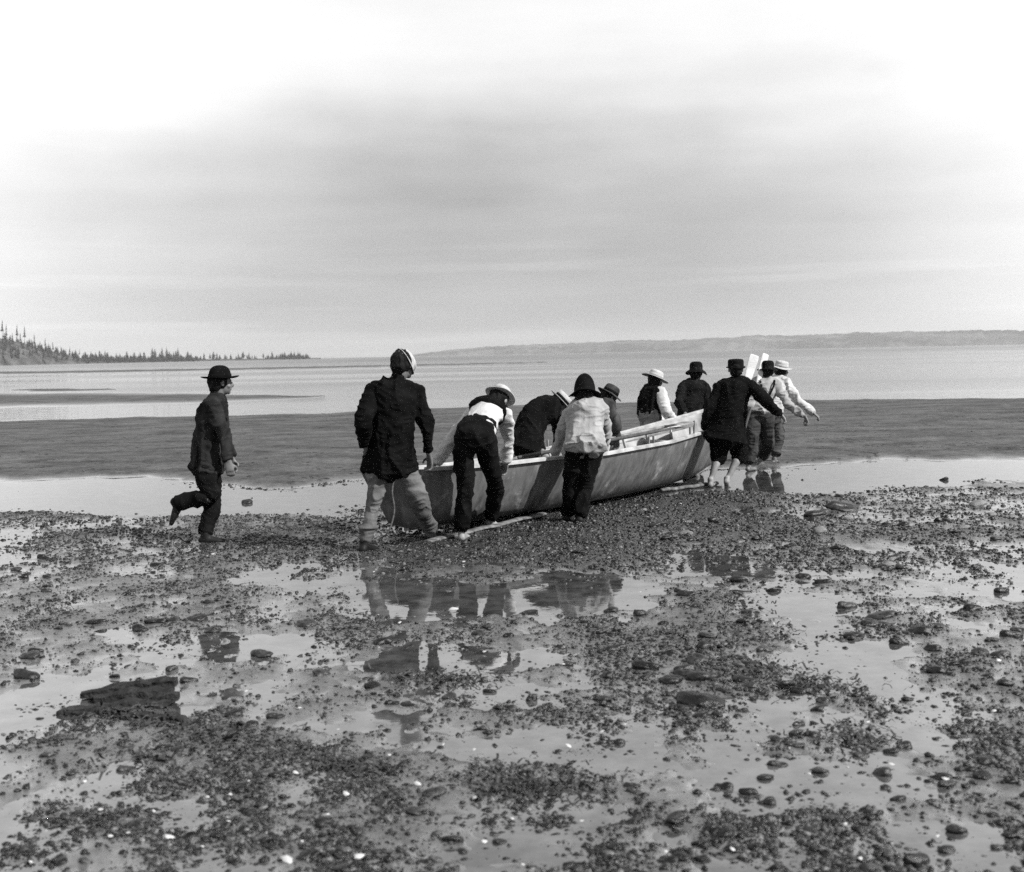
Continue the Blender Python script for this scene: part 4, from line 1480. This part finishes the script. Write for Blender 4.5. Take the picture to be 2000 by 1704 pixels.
# 11 white shirt beyond him
person('whiteshirt', rig(17.2, s=1.02, pel=(1500, 806, .0), mid=(1506, 774, .03), neck=(1522, 739, .1), head=(1527, 724, .12), shL=(1508, 748, .1), shR=(1533, 746, .0),
    elL=(1500, 785, 1), wrL=(1490, 812, 1), elR=(1560, 783, -1), wrR=(1590, 808, 1), anL=(1484, 912), knL=(1492, 864, .0), anR=(1512, 908), knR=(1520, 862, .1),
    yaw=45, ftL=45, ftR=45, hem=-.1, topname='shirt', top='white', tr='midgrey', bare=True, cuff=.7, waist=.5, curl=1.5, hipside=Vector((1, .2, 0)),
    hat=dict(mat='straw', band='straw', crown_r=.088, crown_h=.085, dome=.4, brim=.06, droop=.008, wob=.006, z=.05, lean=12, tilt=4),
    label='man in white shirt and straw hat, hindmost puller, arm stretched lowest right'))


# ------------------------------------------------------------------ the boat
def boat():
    near0 = P(846, 1052, 10.95); near0.z = 0
    stemp = P(1404, 900, 16.2); stemp.z = 0
    ax0 = (stemp - near0).normalized()
    tr_c = near0 + Vector((-ax0.y, ax0.x, 0)) * .30
    ax = (stemp - tr_c); Ln = ax.length; ax.normalize()
    pt = Vector((ax.y, -ax.x, 0))          # towards the near (camera, right hand) side
    e = bpy.data.objects.new('rowing_boat', None)
    COL.objects.link(e)
    org = tr_c + ax * Ln * .5
    e.location = org
    tag(e, 'worn grey open wooden boat with white inside being dragged over the flat', 'boat')
    yn = lambda px: np.interp(px, [820, 832, 900, 986, 1064, 1181, 1312, 1382, 1436], [918, 917, 913, 906, 897, 887, 863, 842, 795])
    yf = lambda px: np.interp(px, [700, 760, 850, 1000, 1050, 1200, 1300, 1390, 1440], [922, 918, 911, 890, 880, 850, 823, 798, 792])
    ns_ = 49

    def beam_s(t):
        return np.interp(t, [0, .15, .35, .55, .75, .9, 1], [.46, .60, .70, .70, .54, .27, .012]) if False else \
            float(np.interp(t, np.linspace(0, 1, 11), [.385, .50, .61, .68, .715, .705, .655, .56, .42, .235, .015]))

    def beam_c(t):
        return float(np.interp(t, np.linspace(0, 1, 11), [.27, .35, .42, .47, .49, .48, .435, .355, .245, .12, .012]))
    st = []
    for i in range(ns_):
        t_ = i / (ns_ - 1)
        # plan position: the sheer overhangs the keel at both ends
        cs = tr_c + ax * (Ln * t_) + ax * (-.16 * (1 - t_) ** 3 + .26 * t_ ** 5)
        cc = tr_c + ax * (Ln * t_)
        ns1 = cs + pt * beam_s(t_)
        fs1 = cs - pt * beam_s(t_)
        # height of the near rail
        d = Vector((ns1.x, ns1.y, 0))
        zN = .62
        for _ in range(4):
            v = Vector((ns1.x, ns1.y, zN)) - CAM
            px = 1000 + FPX * v.dot(rt) / v.dot(fw)
            q = ray(px, float(yn(px)))
            zN = EYE + q.z * (ns1.y / q.y)
        zF = .62
        for _ in range(4):
            v = Vector((fs1.x, fs1.y, zF)) - CAM
            px = 1000 + FPX * v.dot(rt) / v.dot(fw)
            q = ray(px, float(yf(px)))
            zF = EYE + q.z * (fs1.y / q.y)
        rock = .02 + .05 * (1 - t_) ** 4 + .16 * max(0, (t_ - .7) / .3) ** 2.2
        st.append((t_, cs, cc, ns1, fs1, zN, zF, rock))
    V, F = [], []
    prof_n = 9

    def section(s_, inset=0.0, lift=0.0):
        t_, cs, cc, ns1, fs1, zN, zF, rock = s_
        bs, bc = max(beam_s(t_) - inset, .004), max(beam_c(t_) - inset, .003)
        zk = rock + lift
        out_ = []
        for sgn, zt in ((1, zN), (-1, zF)):
            half = []
            zt_ = zt
            zch = zk + .10 * (1 - .2 * t_) + (.04 if sgn < 0 else 0.0)
            for k in range(7):               # rail down to bilge
                f = k / 6
                b_ = bs + (bc - bs) * (f ** 1.35)
                z_ = zt_ + (zch - zt_) * f
                c_ = cs + (cc - cs) * f
                half.append(c_ + pt * sgn * b_ + Vector((0, 0, z_)))
            half.append(cc + pt * sgn * bc * .78 + Vector((0, 0, zk + .03)))
            half.append(cc + pt * sgn * bc * .4 + Vector((0, 0, zk + .005)))
            out_.append(half)
        return out_[0] + [cc + Vector((0, 0, zk))] + out_[1][::-1]

    def skin(name, mat, inset, lift, flip, i0=0, i1=ns_):
        V, F = [], []
        secs = [section(s_, inset, lift) for s_ in st[i0:i1]]
        n = len(secs[0])
        for sec in secs:
            V += [p - org for p in sec]
        for i in range(len(secs) - 1):
            for j in range(n - 1):
                q = (i * n + j, i * n + j + 1, (i + 1) * n + j + 1, (i + 1) * n + j)
                F.append(q[::-1] if flip else q)
        return link(name, npmesh(name, V, F), mat, e), secs
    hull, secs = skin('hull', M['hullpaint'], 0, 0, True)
    skin('inner_planking', M['inner'], .028, .035, False, 0, ns_ - 1)
    # transom: a solid board
    a, b_ = secs[0], [p + ax * .035 for p in secs[0]]
    n = len(a)
    bm = bmesh.new()
    va = [bm.verts.new(p - org - ax * .006) for p in a]
    vb = [bm.verts.new(p - org) for p in b_]
    bm.faces.new(va[::-1]); bm.faces.new(vb)
    for i in range(n):
        bm.faces.new((va[i], va[(i + 1) % n], vb[(i + 1) % n], vb[i]))
    me = bpy.data.meshes.new('transom'); bm.to_mesh(me); bm.free()
    link('transom', me, M['hullpaint'], e)

    def strip(name, pts, w, h, mat, sidev, taper=True):
        S_, F_ = [], []
        for i, p in enumerate(pts):
            tn = (pts[min(i + 1, len(pts) - 1)] - pts[max(i - 1, 0)]).normalized()
            sv = (sidev - tn * sidev.dot(tn)).normalized()
            uv = tn.cross(sv)
            if uv.z < 0:
                uv = -uv
            for q, r_ in ((-w, -h), (w, -h), (w, h), (w * .5, h * 1.4), (-w * .5, h * 1.4), (-w, h)):
                S_.append(p + sv * q + uv * r_ - org)
        k = 6
        for i in range(len(pts) - 1):
            for j in range(k):
                F_.append((i * k + j, i * k + (j + 1) % k, (i + 1) * k + (j + 1) % k, (i + 1) * k + j))
        me = bpy.data.meshes.new(name)
        me.from_pydata([tuple(v) for v in S_], [], [f[::-1] for f in F_] + [tuple(range(k)), tuple(range((len(pts) - 1) * k, len(pts) * k))[::-1]])
        bm = bmesh.new(); bm.from_mesh(me); bmesh.ops.recalc_face_normals(bm, faces=bm.faces); bm.to_mesh(me); bm.free()
        return link(name, me, mat, e)
    strip('gunwale', [s_[3] + Vector((0, 0, s_[5])) for s_ in st], .030, .014, M['rail'], pt)
    strip('gunwale', [s_[4] + Vector((0, 0, s_[6])) for s_ in st], .030, .014, M['rail'], pt)
    strip('stringer', [s_[4] + pt * .05 + Vector((0, 0, s_[6] - .13)) for s_ in st[1:-4]], .014, .022, M['oldwood'], pt)
    strip('keel_shoe', [s_[2] + Vector((0, 0, s_[7] - .012)) for s_ in st[:-1]], .03, .014, M['oldwood'], pt)
    # stem post
    sp_ = [st[-1][1] + Vector((0, 0, st[-1][5] + .06)), lerp(st[-1][1], st[-1][2], .4) + Vector((0, 0, st[-1][5] * .6)), st[-1][2] + Vector((0, 0, st[-1][7]))]
    strip('stem_post', [p + ax * .012 for p in sp_], .024, .022, M['hullpaint'], pt)
    # thwarts
    for t_ in (.16, .40, .62, .80):
        s_ = st[int(t_ * (ns_ - 1))]
        w = beam_s(t_) - .06
        zN, zF = s_[5] - .17, s_[6] - .17
        pts = [s_[1] + pt * w * f + Vector((0, 0, lerp((zN + zF) / 2, zN if f > 0 else zF, abs(f)))) for f in (-.97, -.5, 0, .5, .97)]
        strip('thwart', pts, .11, .014, M['inner'] if t_ != .62 else M['oldwood'], ax)
    # ribs seen on the far inside
    for t_ in np.linspace(.08, .92, 15):
        s_ = section(st[int(t_ * (ns_ - 1))], .040, .045)
        strip('rib', [p for p in s_[10:18]], .012, .010, M['inner'], ax)
    # tholes
    for t_ in (.30, .54, .72):
        for sd in (3, 4):
            s_ = st[int(t_ * (ns_ - 1))]
            for dd in (-.05, .05):
                b0 = s_[sd] + ax * dd + Vector((0, 0, s_[5] if sd == 3 else s_[6]))
                strip('thole_pin', [b0, b0 + Vector((0, 0, .10))], .009, .009, M['oldwood'], pt)
    return e, st, org, ax, pt, strip


boat_e, ST, BORG, BAX, BPT, BSTRIP = boat()


def rod(S, pts, rad, **kw):
    S.tube(pts, rad, **kw)


def plain(S, name, mat, parent=None, origin=Vector((0, 0, 0))):
    me = bpy.data.meshes.new(name)
    me.from_pydata([tuple(Vector(v) - origin) for v in S.V], [], S.F)
    for p in me.polygons:
        p.use_smooth = True
    o = link(name, me, mat, parent)
    if parent is None:
        o.location = origin
    return o


def oar(label, a, b, blade_at_b, mat, bl=.55, bw=.07):
    """shaft from a to b with a flat blade at the b end"""
    e = bpy.data.objects.new('oar', None)
    COL.objects.link(e)
    e.location = a
    tag(e, label, 'oar')
    d = (b - a).normalized()
    S = Solid(); S.tube([a, lerp(a, b, .5), b - d * bl], [.017, .022, .018], n=10)
    plain(S, 'shaft', mat[0] if isinstance(mat, tuple) else mat, e, a)
    S = Solid()
    fl = blade_at_b
    S.tube([b - d * bl * 1.05, b - d * bl * .7, b - d * bl * .15, b], [(.02, .016), (bw * .8, .010), (bw, .007), (bw * .85, .006)], side=fl, n=14)
    plain(S, 'blade', mat[1] if isinstance(mat, tuple) else mat, e, a)
    return e


def bpos(t_, f, dz, ref='mid'):
    s_ = ST[int(round(t_ * (len(ST) - 1)))]
    zz_ = lerp((s_[5] + s_[6]) / 2, s_[5] if f > 0 else s_[6], min(abs(f), 1))
    wd = (s_[3] - s_[1]).length
    return s_[1] + BPT * wd * f + Vector((0, 0, zz_ + dz))


oar('dark oar lying along the thwarts with its pale blade toward the bow', bpos(.22, .45, .03), bpos(.78, .30, .05), BPT, M['oarwood'])
oar('weathered oar lying beside the dark one nearer the far side', bpos(.30, -.15, .0), bpos(.86, -.05, .02), BPT, M['oldwood'])
pa = P(1424, 868, 15.9)
oar('white painted paddle standing in the bow, broad blade up, left of two', pa, P(1474, 694, 16.1), Vector((1, .2, 0)), (M['oarwood'], M['paddle']), .42, .068)
pb = P(1446, 868, 16.1)
oar('white painted paddle standing in the bow, right of two and behind a hat', pb, P(1496, 692, 16.5), Vector((1, .3, 0)), (M['oarwood'], M['paddle']), .42, .05)


# skids under the hull
def skid(label, a, b, w, h, mat, seg=9):
    S = Solid()
    d = b - a
    pts = [lerp(a, b, i / seg) + Vector((0, 0, .006 * math.sin(i * 2.1))) for i in range(seg + 1)]
    S.tube(pts, [(w * (1 + .06 * math.sin(i * 1.7)), h * (1 + .1 * math.sin(i * 2.9))) for i in range(seg + 1)], side=d.cross(Vector((0, 0, 1))), n=8, sub=1)
    o = plain(S, 'skid_plank', M['skid'], None, a)
    tag(o, label, 'plank')


skid('long pale skid plank lying under the near bilge of the boat', G(836, 1058, .02), G(1060, 1004, .03), .05, .016, M['oldwood'])
skid('short pale roller pole under the forefoot of the boat', G(1292, 958, .025), G(1400, 944, .025), .035, .022, M['oldwood'])

# painter hanging over the transom
S = Solid()
S.tube([P(772, 925, 10.9), P(766, 960, 10.85), P(770, 1000, 10.84), P(758, 1040, 10.8), G(740, 1052, .02), G(728, 1056, .02)], [.008] * 6, n=8, sub=5)
o = plain(S, 'rope', M['rope'], None, P(772, 925, 10.9))
tag(o, 'pale frayed rope hanging down the transom behind the black coat', 'rope')


# ------------------------------------------------------------------ driftwood slab
def driftwood():
    """splintered slab: long split shards lying over one another"""
    bm = bmesh.new()
    rd = random.Random(5)
    org = G(260, 1385)

    def shard(p0, p1, z0, z1, w, h, n=9):
        a, b_ = G(*p0) + Vector((0, 0, z0 * .75)), G(*p1) + Vector((0, 0, z1 * .75))
        d = (b_ - a)
        sd = d.cross(Vector((0, 0, 1))).normalized()
        rings = []
        for i in range(n + 1):
            f = i / n
            c = a + d * f + Vector((0, 0, rd.gauss(0, .004)))
            k = (.45 + .55 * math.sin(min(1, f * 2.2 + .15) * math.pi / 2)) * (1 if f < .9 else rd.uniform(.6, 1))
            lo = w * k * rd.uniform(.8, 1.15)
            hi = w * k * rd.uniform(.8, 1.15)
            t = h * k
            rings.append([bm.verts.new(c - org + q) for q in (sd * -lo + Vector((0, 0, -t)), sd * hi + Vector((0, 0, -t)), sd * hi * .92 + Vector((0, 0, t * rd.uniform(.5, 1.1))),
                                                             sd * rd.uniform(-.2, .3) * w + Vector((0, 0, t * rd.uniform(.7, 1.5))), sd * -lo * .9 + Vector((0, 0, t * rd.uniform(.5, 1.1))))])
        m_ = len(rings[0])
        for i in range(n):
            for j in range(m_):
                bm.faces.new((rings[i][j], rings[i][(j + 1) % m_], rings[i + 1][(j + 1) % m_], rings[i + 1][j]))
        bm.faces.new(rings[0][::-1])
        bm.faces.new(rings[-1])
    shard((158, 1366), (340, 1352), .035, .075, .050, .020)
    shard((185, 1372), (338, 1364), .030, .050, .060, .018)
    shard((200, 1384), (336, 1380), .015, .035, .055, .016)
    shard((110, 1396), (215, 1386), .012, .022, .035, .012)
    shard((130, 1396), (255, 1392), .010, .020, .040, .012)
    shard((255, 1402), (345, 1412), .012, .022, .040, .018)
    shard((372, 1418), (330, 1404), .010, .030, .030, .016, 5)
    shard((470, 1440), (372, 1418), .012, .016, .018, .010)
    shard((222, 1362), (347, 1358), .05, .092, .030, .020)
    shard((290, 1378), (350, 1376), .03, .055, .035, .024, 6)
    bmesh.ops.recalc_face_normals(bm, faces=bm.faces)
    me = bpy.data.meshes.new('driftwood')
    bm.to_mesh(me)
    bm.free()
    o = link('driftwood', me, M['bark'])
    o.location = org
    tag(o, 'rotten black slab of driftwood lying on the left foreground mud', 'driftwood')


driftwood()

# ------------------------------------------------------------------ sea air
bm = bmesh.new()
bmesh.ops.create_cube(bm, size=1)
me = bpy.data.meshes.new('haze'); bm.to_mesh(me); bm.free()
hz = link('haze', me)
hz.scale = (24400, 9900, 132)
hz.location = (0, 4700, 132 / 2 - 2)
tag(hz, 'thin pale sea haze over the water and the far shore', 'haze', kind='stuff')
mt = bpy.data.materials.new('sea_haze')
mt.use_nodes = True
t = mt.node_tree
t.nodes.clear()
oo = N(t, 'ShaderNodeOutputMaterial')
pv = N(t, 'ShaderNodeVolumePrincipled')
pv.inputs['Color'].default_value = (.74, .74, .74, 1)
pv.inputs['Density'].default_value = 1.0e-4
pv.inputs['Anisotropy'].default_value = 0.0
L(t, pv.outputs[0], oo.inputs['Volume'])
me.materials.append(mt)
